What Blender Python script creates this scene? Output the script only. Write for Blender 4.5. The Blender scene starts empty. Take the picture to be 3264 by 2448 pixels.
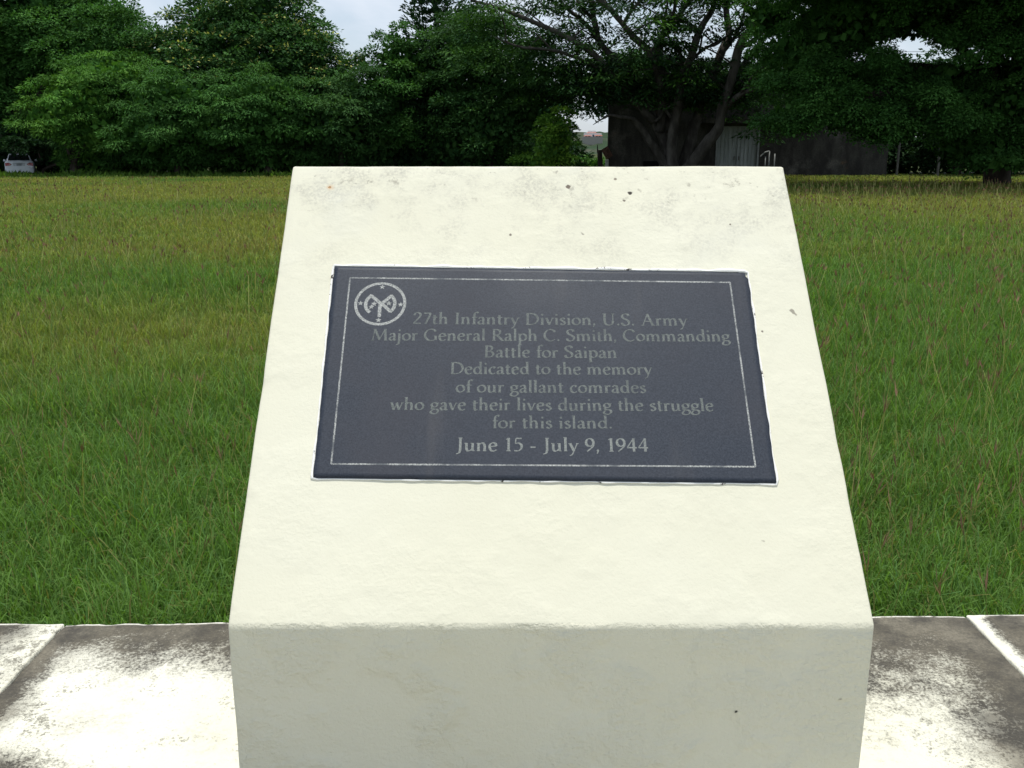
import bpy, bmesh, math, random
import numpy as np
from mathutils import Vector, noise as mnoise

# ------------------------------------------------------------------ camera, sky, sun, exposure
SC = bpy.context.scene
COL = SC.collection
R = math.radians
F, CX, CY, H0 = 2962.0, 1632.0, 1224.0, 1.5          # focal length and centre of the photograph, eye height
TH = math.atan((CY - 482.0) / F)                     # pitch below the horizon
cam_d = bpy.data.cameras.new("camera"); cam = bpy.data.objects.new("camera", cam_d); COL.objects.link(cam)
cam.location = (0, 0, H0); cam.rotation_euler = (R(90) - TH, 0, 0)
cam_d.sensor_width = 36.0; cam_d.lens = 36.0 * F / 3264.0
cam_d.clip_start = 0.05; cam_d.clip_end = 5000
SC.camera = cam
SUN_EL, SUN_AZ = 83.0, 3.0                           # azimuth measured from +Y towards +X
W = bpy.data.worlds.new("World"); SC.world = W; W.use_nodes = True
wn, wl = W.node_tree.nodes, W.node_tree.links
bg = wn["Background"]
sky = wn.new("ShaderNodeTexSky"); sky.sky_type = 'NISHITA'; sky.sun_disc = False
sky.sun_elevation = R(SUN_EL); sky.sun_rotation = R(SUN_AZ); sky.altitude = 10; sky.dust_density = 1.5
tc = wn.new("ShaderNodeTexCoord")
mp = wn.new("ShaderNodeMapping"); mp.inputs['Scale'].default_value = (2.2, 2.2, 5.0); mp.inputs['Rotation'].default_value = (0.2, 0.35, 0.5)
wl.new(tc.outputs['Generated'], mp.inputs['Vector'])
cn = wn.new("ShaderNodeTexNoise"); cn.inputs['Scale'].default_value = 3.2; cn.inputs['Detail'].default_value = 7; cn.inputs['Roughness'].default_value = 0.55; cn.inputs['Distortion'].default_value = 0.6
wl.new(mp.outputs['Vector'], cn.inputs['Vector'])
cr = wn.new("ShaderNodeMapRange"); cr.inputs['From Min'].default_value = 0.40; cr.inputs['From Max'].default_value = 0.64
cr.inputs['To Min'].default_value = 0.38; cr.inputs['To Max'].default_value = 0.95
wl.new(cn.outputs['Fac'], cr.inputs['Value'])
cm = wn.new("ShaderNodeMix"); cm.data_type = 'RGBA'
sx = wn.new("ShaderNodeSeparateXYZ"); wl.new(tc.outputs['Generated'], sx.inputs[0])
hz = wn.new("ShaderNodeMapRange"); hz.inputs['From Min'].default_value = 0.0; hz.inputs['From Max'].default_value = 0.30; hz.inputs['To Min'].default_value = 0.25; hz.inputs['To Max'].default_value = 0.0
wl.new(sx.outputs[2], hz.inputs['Value'])
ad = wn.new("ShaderNodeMath"); ad.operation = 'ADD'; ad.use_clamp = True; wl.new(cr.outputs['Result'], ad.inputs[0]); wl.new(hz.outputs['Result'], ad.inputs[1])
wl.new(ad.outputs[0], cm.inputs['Factor']); wl.new(sky.outputs['Color'], cm.inputs['A']); cm.inputs['B'].default_value = (5.5, 6.1, 6.9, 1)
wl.new(cm.outputs['Result'], bg.inputs['Color']); bg.inputs['Strength'].default_value = 0.135
sun_d = bpy.data.lights.new("sun", 'SUN'); sun = bpy.data.objects.new("sun", sun_d); COL.objects.link(sun)
sun_d.energy = 3.7; sun_d.angle = R(0.6); sun_d.color = (1.0, 0.955, 0.87)
sd = Vector((math.sin(R(SUN_AZ)) * math.cos(R(SUN_EL)), math.cos(R(SUN_AZ)) * math.cos(R(SUN_EL)), math.sin(R(SUN_EL))))
sun.rotation_euler = sd.to_track_quat('Z', 'Y').to_euler(); sun.location = (0, 0, 60)
SC.view_settings.view_transform = 'Standard'; SC.view_settings.look = 'None'
SC.view_settings.exposure = 0.03; SC.view_settings.gamma = 1.0
SC.render.engine = 'CYCLES'
SC.cycles.max_bounces = 6; SC.cycles.diffuse_bounces = 3; SC.cycles.transmission_bounces = 3; SC.cycles.transparent_max_bounces = 4

# ------------------------------------------------------------------ helpers
RNG = np.random.default_rng(7)
random.seed(7)
CT, ST = math.cos(TH), math.sin(TH)
def ray(px, row):
    u, v = (px - CX) / F, (row - CY) / F
    return Vector((u, CT - v * ST, -(ST + v * CT)))
def at(px, row, Y):                                   # point seen at that place of the photograph, Y metres away
    d = ray(px, row); return Vector((0, 0, H0)) + d * (Y / d.y)
def nrm(a): return a / np.maximum(np.linalg.norm(a, axis=-1, keepdims=True), 1e-9)
def link(o, parent=None):
    COL.objects.link(o)
    if parent is not None: o.parent = parent
    return o
def tag(o, label=None, cat=None, group=None, kind=None):
    for k, v in (('label', label), ('category', cat), ('group', group), ('kind', kind)):
        if v: o[k] = v
    return o
def empty(name, loc, label, cat, group=None):
    o = bpy.data.objects.new(name, None); o.location = loc; o.empty_display_size = 0.3
    return tag(link(o), label, cat, group)
def np_mesh(name, V, faces, mat, parent=None, loc=(0, 0, 0), col=None, smooth=False):
    """faces: list of int arrays, each (n,k)"""
    me = bpy.data.meshes.new(name)
    V = np.asarray(V, dtype=np.float64) - np.asarray(loc, dtype=np.float64)
    me.vertices.add(len(V)); me.vertices.foreach_set('co', V.astype(np.float32).ravel())
    li = np.concatenate([f.ravel() for f in faces]).astype(np.int32)
    tot = np.concatenate([np.full(len(f), f.shape[1], np.int32) for f in faces])
    st = np.concatenate([[0], np.cumsum(tot)[:-1]]).astype(np.int32)
    me.loops.add(len(li)); me.loops.foreach_set('vertex_index', li)
    me.polygons.add(len(tot)); me.polygons.foreach_set('loop_start', st); me.polygons.foreach_set('loop_total', tot)
    if col is not None:
        a = me.color_attributes.new('Col', 'FLOAT_COLOR', 'POINT')
        c4 = np.ones((len(V), 4), np.float32); c4[:, :3] = col
        a.data.foreach_set('color', c4.ravel())
    me.update(calc_edges=True); me.validate()
    if smooth: me.polygons.foreach_set('use_smooth', np.ones(len(tot), bool))
    if isinstance(mat, (list, tuple)):
        for m in mat: me.materials.append(m)
    else: me.materials.append(mat)
    o = bpy.data.objects.new(name, me)
    link(o, parent)
    if parent is None: o.location = loc
    return o
class MB:                                             # collects boxes, tubes and polygons into one mesh
    def __init__(s): s.v, s.f = [], []
    def add(s, vs, fs):
        b = len(s.v); s.v += [tuple(p) for p in vs]; s.f += [tuple(i + b for i in f) for f in fs]
    def box(s, x0, x1, y0, y1, z0, z1):
        s.add([(x0,y0,z0),(x1,y0,z0),(x1,y1,z0),(x0,y1,z0),(x0,y0,z1),(x1,y0,z1),(x1,y1,z1),(x0,y1,z1)],
              [(0,3,2,1),(4,5,6,7),(0,1,5,4),(1,2,6,5),(2,3,7,6),(3,0,4,7)])
    def tube(s, pts, rad, n=8, cap=True, wob=0.0):
        pts = [Vector(p) for p in pts]; m = len(pts)
        if not hasattr(rad, '__len__'): rad = [rad] * m
        ring = []; prev = None
        for i, p in enumerate(pts):
            t = (pts[min(i + 1, m - 1)] - pts[max(i - 1, 0)]).normalized()
            if prev is None: a = t.orthogonal().normalized()
            else: a = (prev - t * prev.dot(t)).normalized()
            prev = a; b = t.cross(a)
            for k in range(n):
                an = 2 * math.pi * k / n
                r = rad[i] * (1 + wob * (mnoise.noise(p * 2.1 + Vector((k * 1.7, 0, 0)))))
                ring.append(p + (a * math.cos(an) + b * math.sin(an)) * r)
        fs = [(i*n+k, i*n+(k+1)%n, (i+1)*n+(k+1)%n, (i+1)*n+k) for i in range(m-1) for k in range(n)]
        if cap: fs += [tuple(range(n-1, -1, -1)), tuple((m-1)*n+k for k in range(n))]
        s.add(ring, fs)
    def build(s, name, mat, parent=None, loc=(0,0,0), smooth=False, bevel=0.0):
        me = bpy.data.meshes.new(name)
        L = Vector(loc)
        me.from_pydata([Vector(p) - L for p in s.v], [], s.f); me.update()
        if bevel:
            bm = bmesh.new(); bm.from_mesh(me); bmesh.ops.bevel(bm, geom=bm.edges[:], offset=bevel, segments=2, affect='EDGES', clamp_overlap=True); bm.to_mesh(me); bm.free()
        if smooth:
            for p in me.polygons: p.use_smooth = True
        me.materials.append(mat)
        o = bpy.data.objects.new(name, me); link(o, parent)
        if parent is None: o.location = loc
        return o
def spline(pts, n=6):
    pts = [Vector(p) for p in pts]; out = []
    for i in range(len(pts) - 1):
        p0, p1, p2, p3 = pts[max(i-1,0)], pts[i], pts[i+1], pts[min(i+2,len(pts)-1)]
        for k in range(n):
            t = k / n
            out.append(0.5*((2*p1)+(p2-p0)*t+(2*p0-5*p1+4*p2-p3)*t*t+(3*p1-p0-3*p2+p3)*t**3))
    out.append(pts[-1]); return out
# lattice value noise for numpy
_lat = np.random.default_rng(3).random((256, 256))
def vnoise(x, y, s):
    x = np.asarray(x) / s + 100.3; y = np.asarray(y) / s + 57.7
    xi, yi = np.floor(x).astype(int), np.floor(y).astype(int); fx, fy = x - xi, y - yi
    fx = fx*fx*(3-2*fx); fy = fy*fy*(3-2*fy)
    g = lambda a, b: _lat[a % 256, b % 256]
    return (g(xi,yi)*(1-fx)+g(xi+1,yi)*fx)*(1-fy) + (g(xi,yi+1)*(1-fx)+g(xi+1,yi+1)*fx)*fy

# ------------------------------------------------------------------ materials
class NM:
    def __init__(s, name):
        s.m = bpy.data.materials.new(name); s.m.use_nodes = True
        s.n, s.l = s.m.node_tree.nodes, s.m.node_tree.links
        s.b = s.n["Principled BSDF"]; s.out = s.n["Material Output"]
        s.tc = s.n.new("ShaderNodeTexCoord"); s.obj = s.tc.outputs['Object']
    def put(s, sock, v):
        if v is None: return
        if hasattr(v, 'is_linked') or isinstance(v, bpy.types.NodeSocket): s.l.new(v, sock)
        else:
            try: sock.default_value = v
            except Exception: sock.default_value = (*v, 1.0)
    def math(s, op, a, b=None, clamp=False):
        n = s.n.new("ShaderNodeMath"); n.operation = op; n.use_clamp = clamp
        s.put(n.inputs[0], a); s.put(n.inputs[1], b); return n.outputs[0]
    def noise(s, scale, detail=4, rough=0.55, vec=None, stretch=None, dist=0.0, off=(0,0,0)):
        v = vec or s.obj
        if stretch or off != (0,0,0):
            mpn = s.n.new("ShaderNodeMapping"); mpn.inputs['Scale'].default_value = stretch or (1,1,1); mpn.inputs['Location'].default_value = off; s.l.new(v, mpn.inputs['Vector']); v = mpn.outputs[0]
        n = s.n.new("ShaderNodeTexNoise"); n.inputs['Scale'].default_value = scale; n.inputs['Detail'].default_value = detail
        n.inputs['Roughness'].default_value = rough; n.inputs['Distortion'].default_value = dist
        s.l.new(v, n.inputs['Vector']); return n.outputs['Fac']
    def mr(s, v, a, b, c=0.0, d=1.0, smooth=True):
        n = s.n.new("ShaderNodeMapRange"); n.interpolation_type = 'SMOOTHSTEP' if smooth else 'LINEAR'
        s.put(n.inputs['Value'], v)
        for k, q in (('From Min', a), ('From Max', b), ('To Min', c), ('To Max', d)): s.put(n.inputs[k], q)
        return n.outputs['Result']
    def mix(s, f, a, b, mode='MIX'):
        n = s.n.new("ShaderNodeMix"); n.data_type = 'RGBA'; n.blend_type = mode
        s.put(n.inputs['Factor'], f)
        for k, q in (('A', a), ('B', b)):
            if isinstance(q, bpy.types.NodeSocket): s.l.new(q, n.inputs[k])
            else: n.inputs[k].default_value = (*q[:3], 1)
        return n.outputs['Result']
    def sep(s, v=None):
        n = s.n.new("ShaderNodeSeparateXYZ"); s.l.new(v or s.obj, n.inputs[0]); return n.outputs
    def dist(s, p):
        n = s.n.new("ShaderNodeVectorMath"); n.operation = 'DISTANCE'; s.l.new(s.obj, n.inputs[0]); n.inputs[1].default_value = p; return n.outputs['Value']
    def bump(s, h, strength=0.3, d=0.01, prev=None):
        n = s.n.new("ShaderNodeBump"); s.put(n.inputs['Strength'], strength); n.inputs['Distance'].default_value = d
        s.l.new(h, n.inputs['Height'])
        if prev is not None: s.l.new(prev, n.inputs['Normal'])
        return n.outputs['Normal']
    def done(s, color=None, rough=0.8, normal=None, spec=0.3, metal=0.0):
        if color is not None:
            if isinstance(color, bpy.types.NodeSocket): s.l.new(color, s.b.inputs['Base Color'])
            else: s.b.inputs['Base Color'].default_value = (*color[:3], 1)
        s.put(s.b.inputs['Roughness'], rough); s.b.inputs['Specular IOR Level'].default_value = spec; s.b.inputs['Metallic'].default_value = metal
        if normal is not None: s.l.new(normal, s.b.inputs['Normal'])
        return s.m
def simple(name, color, rough=0.7, spec=0.3, metal=0.0, var=0.2, scale=8.0, bump=0.1):
    q = NM(name); n = q.noise(scale, 5)
    c = q.mix(q.mr(n, 0.3, 0.7), [k*(1-var) for k in color], [k*(1+var) for k in color])
    return q.done(c, rough, q.bump(q.noise(scale*4, 4), bump), spec, metal)
def leaf_material(name, transl=0.3, rough=0.5, spec=0.25):
    q = NM(name)
    a = q.n.new("ShaderNodeAttribute"); a.attribute_name = 'Col'
    q.done(a.outputs['Color'], rough, None, spec)
    t = q.n.new("ShaderNodeBsdfTranslucent")
    tcol = q.mix(1.0, a.outputs['Color'], (1.25, 1.35, 0.6), 'MULTIPLY'); q.l.new(tcol, t.inputs['Color'])
    ms = q.n.new("ShaderNodeMixShader"); ms.inputs[0].default_value = transl
    q.l.new(q.b.outputs[0], ms.inputs[1]); q.l.new(t.outputs[0], ms.inputs[2]); q.l.new(ms.outputs[0], q.out.inputs['Surface'])
    return q.m
M_LEAF = leaf_material('leaf', 0.22, 0.7, 0.06)
M_GRASS = leaf_material('grass_blade', 0.4, 0.6, 0.08)
M_SEED = leaf_material('grass_seed_head', 0.2, 0.7, 0.1)
def bark(name, c0, c1):
    q = NM(name); n = q.noise(3.0, 6, 0.6, stretch=(1,1,0.35)); f = q.noise(24, 5, stretch=(1,1,0.25))
    return q.done(q.mix(q.mr(n, 0.35, 0.7), c0, c1), 0.9, q.bump(f, 0.6, 0.03), 0.1)
M_BARK = bark('grey_brown_bark', (0.048,0.043,0.037), (0.115,0.105,0.092))
M_DARKBARK = bark('dark_bark', (0.04,0.032,0.025), (0.09,0.075,0.06))

# ------------------------------------------------------------------ ground
def ground():
    n = 60
    xs = np.concatenate([np.linspace(-1500,-60,14), np.linspace(-55,55,34), np.linspace(60,1500,14)])
    ys = np.concatenate([np.linspace(-200,-6,6), np.linspace(-4,70,40), np.linspace(80,3000,24)])
    X, Y = np.meshgrid(xs, ys); Z = np.zeros_like(X)
    Z += 0.05*(vnoise(X,Y,6.0)-0.5)*(np.abs(X)<60)*(Y>4)*(Y<72)
    V = np.stack([X.ravel(),Y.ravel(),Z.ravel()],1); nx = len(xs)
    i = np.arange(len(ys)-1)[:,None]*nx+np.arange(nx-1)[None,:]; i = i.ravel()
    q = NM('field_turf')
    a = q.noise(0.35, 6, 0.6); b = q.noise(3.5, 5); c = q.noise(28, 4, 0.7)
    col = q.mix(q.mr(a,0.35,0.68), (0.045,0.085,0.020), (0.090,0.098,0.030))
    col = q.mix(q.mr(b,0.45,0.75), col, (0.060,0.048,0.028))
    col = q.mix(q.mr(c,0.35,0.7), q.mix(0.55,col,(0.014,0.02,0.007)), col)
    m = q.done(col, 0.95, q.bump(c, 0.8, 0.06), 0.1)
    tag(np_mesh('field', V, [np.stack([i,i+1,i+1+nx,i+nx],1)], m, smooth=True), kind='structure')
ground()

def bounce_pavement():  # unseen paving, added to bounce light onto the front of the marker
    b = MB(); n = 0
    for i in range(-4, 4):
        for j in range(4):
            b.box(i*1.2+0.006, i*1.2+1.194, -4.1+j*1.2+0.006, -4.1+j*1.2+1.194, -0.04, 0.045)
    q = NM('pale_bounce_paving'); n1 = q.noise(2.2,6,0.65); n2 = q.noise(60,4,0.7)
    c = q.mix(q.mr(n1,0.35,0.7), (0.58,0.545,0.44), (0.70,0.66,0.54)); c = q.mix(q.mr(n2,0.55,0.8), c, (0.3,0.28,0.24))
    tag(b.build('bounce_pavement', q.done(c, 0.9, q.bump(n2, 0.4, 0.003), 0.2), None, (0,0,0), bevel=0.004), kind='structure')
bounce_pavement()

# ------------------------------------------------------------------ leaves and crowns
def leaf_mesh(name, pos, axis, side, L, Wd, col, parent, loc, mat=None):
    """kite shaped leaves"""
    n = len(pos); L = L[:,None]; Wd = Wd[:,None]
    b = pos; t = pos + axis*L; m = pos + axis*L*0.42
    V = np.empty((n,4,3)); V[:,0] = b; V[:,1] = m + side*Wd*0.5; V[:,2] = t; V[:,3] = m - side*Wd*0.5
    C = np.repeat(col, 4, axis=0)
    idx = np.arange(n*4).reshape(n,4)
    return np_mesh(name, V.reshape(-1,3), [idx], mat or M_LEAF, parent, loc, C)
def unit(n):
    return nrm(RNG.normal(size=(n,3)))
PAL = {
 'mid':   [(0.058,0.154,0.033),(0.076,0.184,0.040),(0.043,0.117,0.029)],
 'deep':  [(0.033,0.091,0.027),(0.045,0.112,0.032),(0.058,0.136,0.035)],
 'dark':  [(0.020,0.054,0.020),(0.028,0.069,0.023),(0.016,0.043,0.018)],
 'fresh': [(0.078,0.195,0.033),(0.100,0.218,0.035),(0.056,0.156,0.029)],
 'yellow':[(0.134,0.240,0.029),(0.100,0.212,0.029),(0.067,0.167,0.027)],
}
def crown_arrays(lobes, density=1.0, per=95, ls=(0.16,0.30), asp=0.5, pal='mid', clump=(0.5,1.0), flat=0.55, inner=0.5, droop=0.25, shell=(0.72,1.02), flecks=None):
    P, A, S, LL, WW, CC = [], [], [], [], [], []
    pals = np.array(PAL[pal])
    for (c, r) in lobes:
        c = np.array(c); r = np.array(r)
        area = 4*math.pi*((r[0]*r[1])**1.6/3+(r[0]*r[2])**1.6/3+(r[1]*r[2])**1.6/3)**(1/1.6)
        k = max(4, int(area*density*0.33))
        d = unit(k); d[:,2] = np.where((d[:,2] < -0.35) & (RNG.random(k) < 0.6), -d[:,2], d[:,2])
        rad = RNG.uniform(*shell, k) * (0.86+0.28*vnoise(d[:,0]*3+c[0], d[:,2]*3+d[:,1]*2+c[1], 0.7))
        cc = c + d*r*rad[:,None]
        cr = RNG.uniform(*clump, k)
        keep = cc[:,2] - cr*flat > 0.02
        cc, cr, d = cc[keep], cr[keep], d[keep]; k = len(cc)
        cid = np.repeat(np.arange(k), (1.75*per*(cr/np.mean(clump))**2).astype(int)+3)
        n = len(cid)
        ld = unit(n); ld[:,2] = np.where((ld[:,2]<-0.25)&(RNG.random(n)<0.8), -ld[:,2], ld[:,2])
        ld = nrm(ld + d[cid]*0.30)
        rr = cr[cid]*np.where(RNG.random(n)<0.75, RNG.uniform(0.80,1.08,n), RNG.uniform(0.4,0.9,n))*(0.80+0.4*vnoise(ld[:,0]*2+cid*3.1, ld[:,2]*2+ld[:,1], 0.8))
        p = cc[cid] + ld*rr[:,None]*np.array([1,1,flat])
        ax = nrm(ld*np.array([1,1,0.4]) + unit(n)*0.55 + np.array([0,0,-droop]))
        nn = nrm(np.array([0,0,0.45]) + ld*0.8 + unit(n)*0.5)
        sd_ = nrm(np.cross(ax, nn))
        l = RNG.uniform(*ls, n)*0.74
        clump_t = RNG.uniform(0.72,1.25,k); base = pals[RNG.integers(0,len(pals),k)]
        col = (base[cid]*0.6 + pals[RNG.integers(0,len(pals),n)]*0.4) * clump_t[cid][:,None]*RNG.uniform(0.75,1.25,n)[:,None]
        if flecks is not None:
            f = (RNG.random(n) < flecks[0]*2*(RNG.random(k)[cid]<0.5)) & (ld[:,2] > 0.2); col[f] = np.array(flecks[1])*RNG.uniform(0.7,1.1,(f.sum(),1))
        P.append(p); A.append(ax); S.append(sd_); LL.append(l); WW.append(l*asp*RNG.uniform(0.8,1.2,n)); CC.append(col)
        # inside: fewer, larger leaves that close the crown
        m = int(n*0.16*inner*2)
        if m:
            di = unit(m); p = c + di*r*(RNG.random(m)**0.5*0.66)[:,None]
            ok = p[:,2] > 0.1; p = p[ok]; m = len(p)
            ax = unit(m); sd_ = nrm(np.cross(ax, unit(m))); l = RNG.uniform(0.26,0.48,m)*min(1.0, max(r)/1.5)
            P.append(p); A.append(ax); S.append(sd_); LL.append(l); WW.append(l*0.75); CC.append(pals[RNG.integers(0,len(pals),m)])
    return [np.concatenate(q) for q in (P,A,S,LL,WW,CC)]
def lob(px, row, rx, ry, Y, dep=None):
    p = at(px, row, Y); k = Y / F
    return ((p.x, p.y, p.z), (rx*k, dep if dep else (rx*0.6+ry*0.4)*k, ry*k))
def tree(name, label, cat, base, lobes, trunk=None, bark_m=None, group=None, crown_name='crown', **kw):
    b = Vector((base[0], base[1], 0))
    root = empty(name, b, label, cat, group)
    arr = crown_arrays(lobes, **kw)
    leaf_mesh(crown_name, *arr, root, b)
    mb = MB()
    if trunk is None:
        trunk = []
        top = Vector(lobes[0][0]); r0 = 0.10+0.035*top.z
        trunk.append((spline([(b.x,b.y,-0.1),(b.x+0.15,b.y-0.05,top.z*0.35),tuple(b.lerp(top,0.75)+Vector((0,0,0)))],5), r0, r0*0.55))
        for (c, r) in lobes[1:]:
            s = Vector((b.x, b.y, max(0.4, 0.3*c[2])))
            e = Vector(c); mid = s.lerp(e,0.5)+Vector((0,0,0.12*c[2]))
            trunk.append((spline([s,mid,e],5), r0*0.55, r0*0.12))
    for pts, ra, rb in trunk:
        m = len(pts); mb.tube(pts, [ra+(rb-ra)*(i/(m-1))**0.8 for i in range(m)], 9, True, 0.25)
    mb.build('trunk', bark_m or M_DARKBARK, root, b, smooth=True)
    return root

# ------------------------------------------------------------------ swept block with worn edges
def worn_block(name, prof, rads, x0, x1, mat, parent=None, loc=(0,0,0), step=0.012, amp=1.0, seed=0.0, end_r=0.006):
    """prof: closed (y,z) polygon, counter-clockwise seen from +x; rads: rounding of each corner"""
    P = [Vector((a, b)) for a, b in prof]; n = len(P); loop = []
    for i in range(n):
        p, a, b, r = P[i], P[i-1], P[(i+1) % n], rads[i]
        da, db = (a-p).normalized(), (b-p).normalized()
        for t in (0, .25, .5, .75, 1.0):
            loop.append((p+da*r)*(1-t)**2 + p*2*t*(1-t) + (p+db*r)*t*t)
        nx_ = P[(i+1) % n]; e = nx_ + (p-nx_).normalized()*rads[(i+1) % n]; s = p+db*r
        k = int((e-s).length/step)
        for j in range(1, k): loop.append(s.lerp(e, j/k))
    m = len(loop); nor = []
    for i in range(m):
        t = (loop[(i+1) % m]-loop[i-1]); nor.append(Vector((t.y, -t.x)).normalized())
    k = int((x1-x0)/step)
    xs = [x0+end_r*0.0, x0+end_r*0.3, x0+end_r] + list(np.linspace(x0+end_r, x1-end_r, k)[1:-1]) + [x1-end_r, x1-end_r*0.3, x1]
    ins = [end_r, end_r*0.3, 0] + [0]*(len(xs)-6) + [0, end_r*0.3, end_r]
    V = []; 
    for x, q in zip(xs, ins):
        for p, nn in zip(loop, nor):
            w = Vector((x, p.x-nn.x*q, p.y-nn.y*q)); s = Vector((seed, seed*0.7, 0))
            d = 0.0022*mnoise.noise(w*7+s)+0.0011*mnoise.noise(w*26+s)+0.0006*mnoise.noise(w*70+s)
            chip = max(0.0, mnoise.noise(w*19+s*2)-0.12)*0.010
            near = 0.0
            for c, r in zip(P, rads):
                near = max(near, 1-(p-c).length/(r*2.0))
            near = max(near, 1-min(x-x0, x1-x)/(end_r*2.2))
            d = (d - chip*max(0.0, near))*amp
            dx = 0.0022*mnoise.noise(Vector((0, p.x*14+seed, p.y*14)))*amp*(1 if (x-x0) < 0.05 or (x1-x) < 0.05 else 0)
            V.append((w.x+dx, w.y+nn.x*d, w.z+nn.y*d))
    nx = len(xs); i = np.arange(nx-1)[:,None]*m; j = np.arange(m)[None,:]; jn = (j+1) % m
    Q = np.stack([(i+j).ravel(), (i+jn).ravel(), (i+m+jn).ravel(), (i+m+j).ravel()], 1)[:, ::-1]
    caps = [np.arange(m)[None,:], (np.arange(m)[::-1]+(nx-1)*m)[None,:]]
    return np_mesh(name, np.array(V), [Q]+caps, mat, parent, loc, smooth=True)

# ------------------------------------------------------------------ the marker
BY, BZ, TY, TZ = 1.020, 0.942, 1.524, 1.476
EZ = Vector((0, TY-BY, TZ-BZ)).normalized(); NS = Vector((0, -EZ.z, EZ.y)); O3 = Vector((0, BY, BZ))
def on_slope(px, row):                                # -> (x, t) on the sloping face
    d = ray(px, row); o = Vector((0,0,H0)); s = (O3-o).dot(NS)/d.dot(NS); p = o+d*s
    return Vector((p.x, (p-O3).dot(EZ)))
def slope3(x, t, h=0.0): return O3 + Vector((x,0,0)) + EZ*t + NS*h
K = 3264/2212.0
ML = Vector((0.044, 1.30, 0.57))
def paint_material():
    q = NM('cream_masonry_paint'); x, y, z = q.sep()
    base = q.mix(q.mr(q.noise(3.0,4),0.3,0.7), (0.672,0.656,0.522), (0.695,0.682,0.556))
    fine = q.noise(230, 3, 0.7); mid = q.noise(55, 4, 0.6); low = q.noise(9, 3)
    # grey-black mould that collects near the top edge of the sloping face
    top = q.mr(z, 0.66, 0.90); top2 = q.mr(z, 0.80, 0.905)
    patch = q.mr(q.noise(13, 6, 0.72, off=(3,1,2)), 0.46, 0.66)
    m1 = q.math('MULTIPLY', q.math('MULTIPLY', patch, top), q.mr(fine, 0.30, 0.72))
    m2 = q.math('MULTIPLY', q.math('MULTIPLY', q.mr(q.noise(48,5,0.7,off=(1,4,0)),0.60,0.70), top2), 0.75)
    col = q.mix(q.math('MULTIPLY', m1, 0.50), base, (0.27,0.26,0.235))
    col = q.mix(m2, col, (0.28,0.26,0.21))
    blush = q.math('MULTIPLY', q.mr(q.noise(5,5,0.6,off=(7,0,0)),0.52,0.75), top)
    col = q.mix(q.math('MULTIPLY', blush, 0.42), col, (0.55,0.56,0.52))
    # sparse specks all over
    sp = q.mr(q.noise(42, 2, 0.5, off=(0,9,5)), 0.765, 0.80)
    col = q.mix(q.math('MULTIPLY', sp, 0.7), col, (0.16,0.14,0.11))
    wob = q.math('MULTIPLY', q.math('SUBTRACT', q.noise(150,3), 0.5), 0.006)
    pits = None
    for (px, row, r, c) in ((1811,596,0.0042,(0.17,0.14,0.11)), (2009,616,0.0040,(0.05,0.042,0.034)), (1052,597,0.0026,(0.20,0.085,0.03)),
                            (2347,2268,0.0020,(0.10,0.095,0.08)), (1990,640,0.0018,(0.2,0.18,0.14)), (1627,748,0.0018,(0.22,0.2,0.16)),
                            (2430,1056,0.0018,(0.18,0.16,0.13)), (1960,570,0.0028,(0.25,0.22,0.17)), (2327,715,0.0015,(0.15,0.13,0.1))):
        if row < 2000: a = on_slope(px, row); p = slope3(a.x, a.y)
        else: p = at(px, row, BY)
        dd = q.math('ADD', q.dist(tuple(p-ML)), wob); f = q.mr(dd, r*0.75, r*1.1, 1, 0)
        col = q.mix(f, col, c); pits = f if pits is None else q.math('MAXIMUM', pits, f)
        if c[0] > c[1]*2: col = q.mix(q.math('MULTIPLY', q.mr(dd, r, r*3.2, 1, 0), 0.45), col, (0.62,0.40,0.20))
    h = q.math('ADD', q.math('MULTIPLY', q.noise(125,4,0.6), 0.5), q.math('MULTIPLY', q.noise(30,4,0.6,stretch=(0.35,1,1)), 0.8))
    rough_zone = q.mr(low, 0.42, 0.62, 0.25, 1.0)
    h = q.math('MULTIPLY', h, rough_zone); h = q.math('ADD', h, q.math('MULTIPLY', fine, 0.22))
    h = q.math('SUBTRACT', h, q.math('MULTIPLY', pits, 2.0))
    return q.done(col, 0.75, q.bump(h, q.mr(y, -0.2775, -0.2765, 1.0, 0.22), 0.0085), 0.25)
M_PAINT = paint_material()
marker = empty('memorial_marker', ML, 'cream painted concrete memorial marker with a dark plaque set in its sloping face', 'memorial')
XL, XR = -0.345, 0.4395
body_o = worn_block('concrete_body', [(BY,0.562),(1.66,0.562),(1.66,TZ-0.003),(TY,TZ),(BY,BZ)], [0.006,0.006,0.008,0.003,0.006], XL, XR, M_PAINT, marker, ML, 0.011, 0.4, 2.0, 0.0035)
for v_ in body_o.data.vertices: v_.co.x -= 0.0055*min(1.0, max(0.0, (v_.co.z+ML.z-BZ)/(TZ-BZ)))   # the block leans a touch
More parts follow.
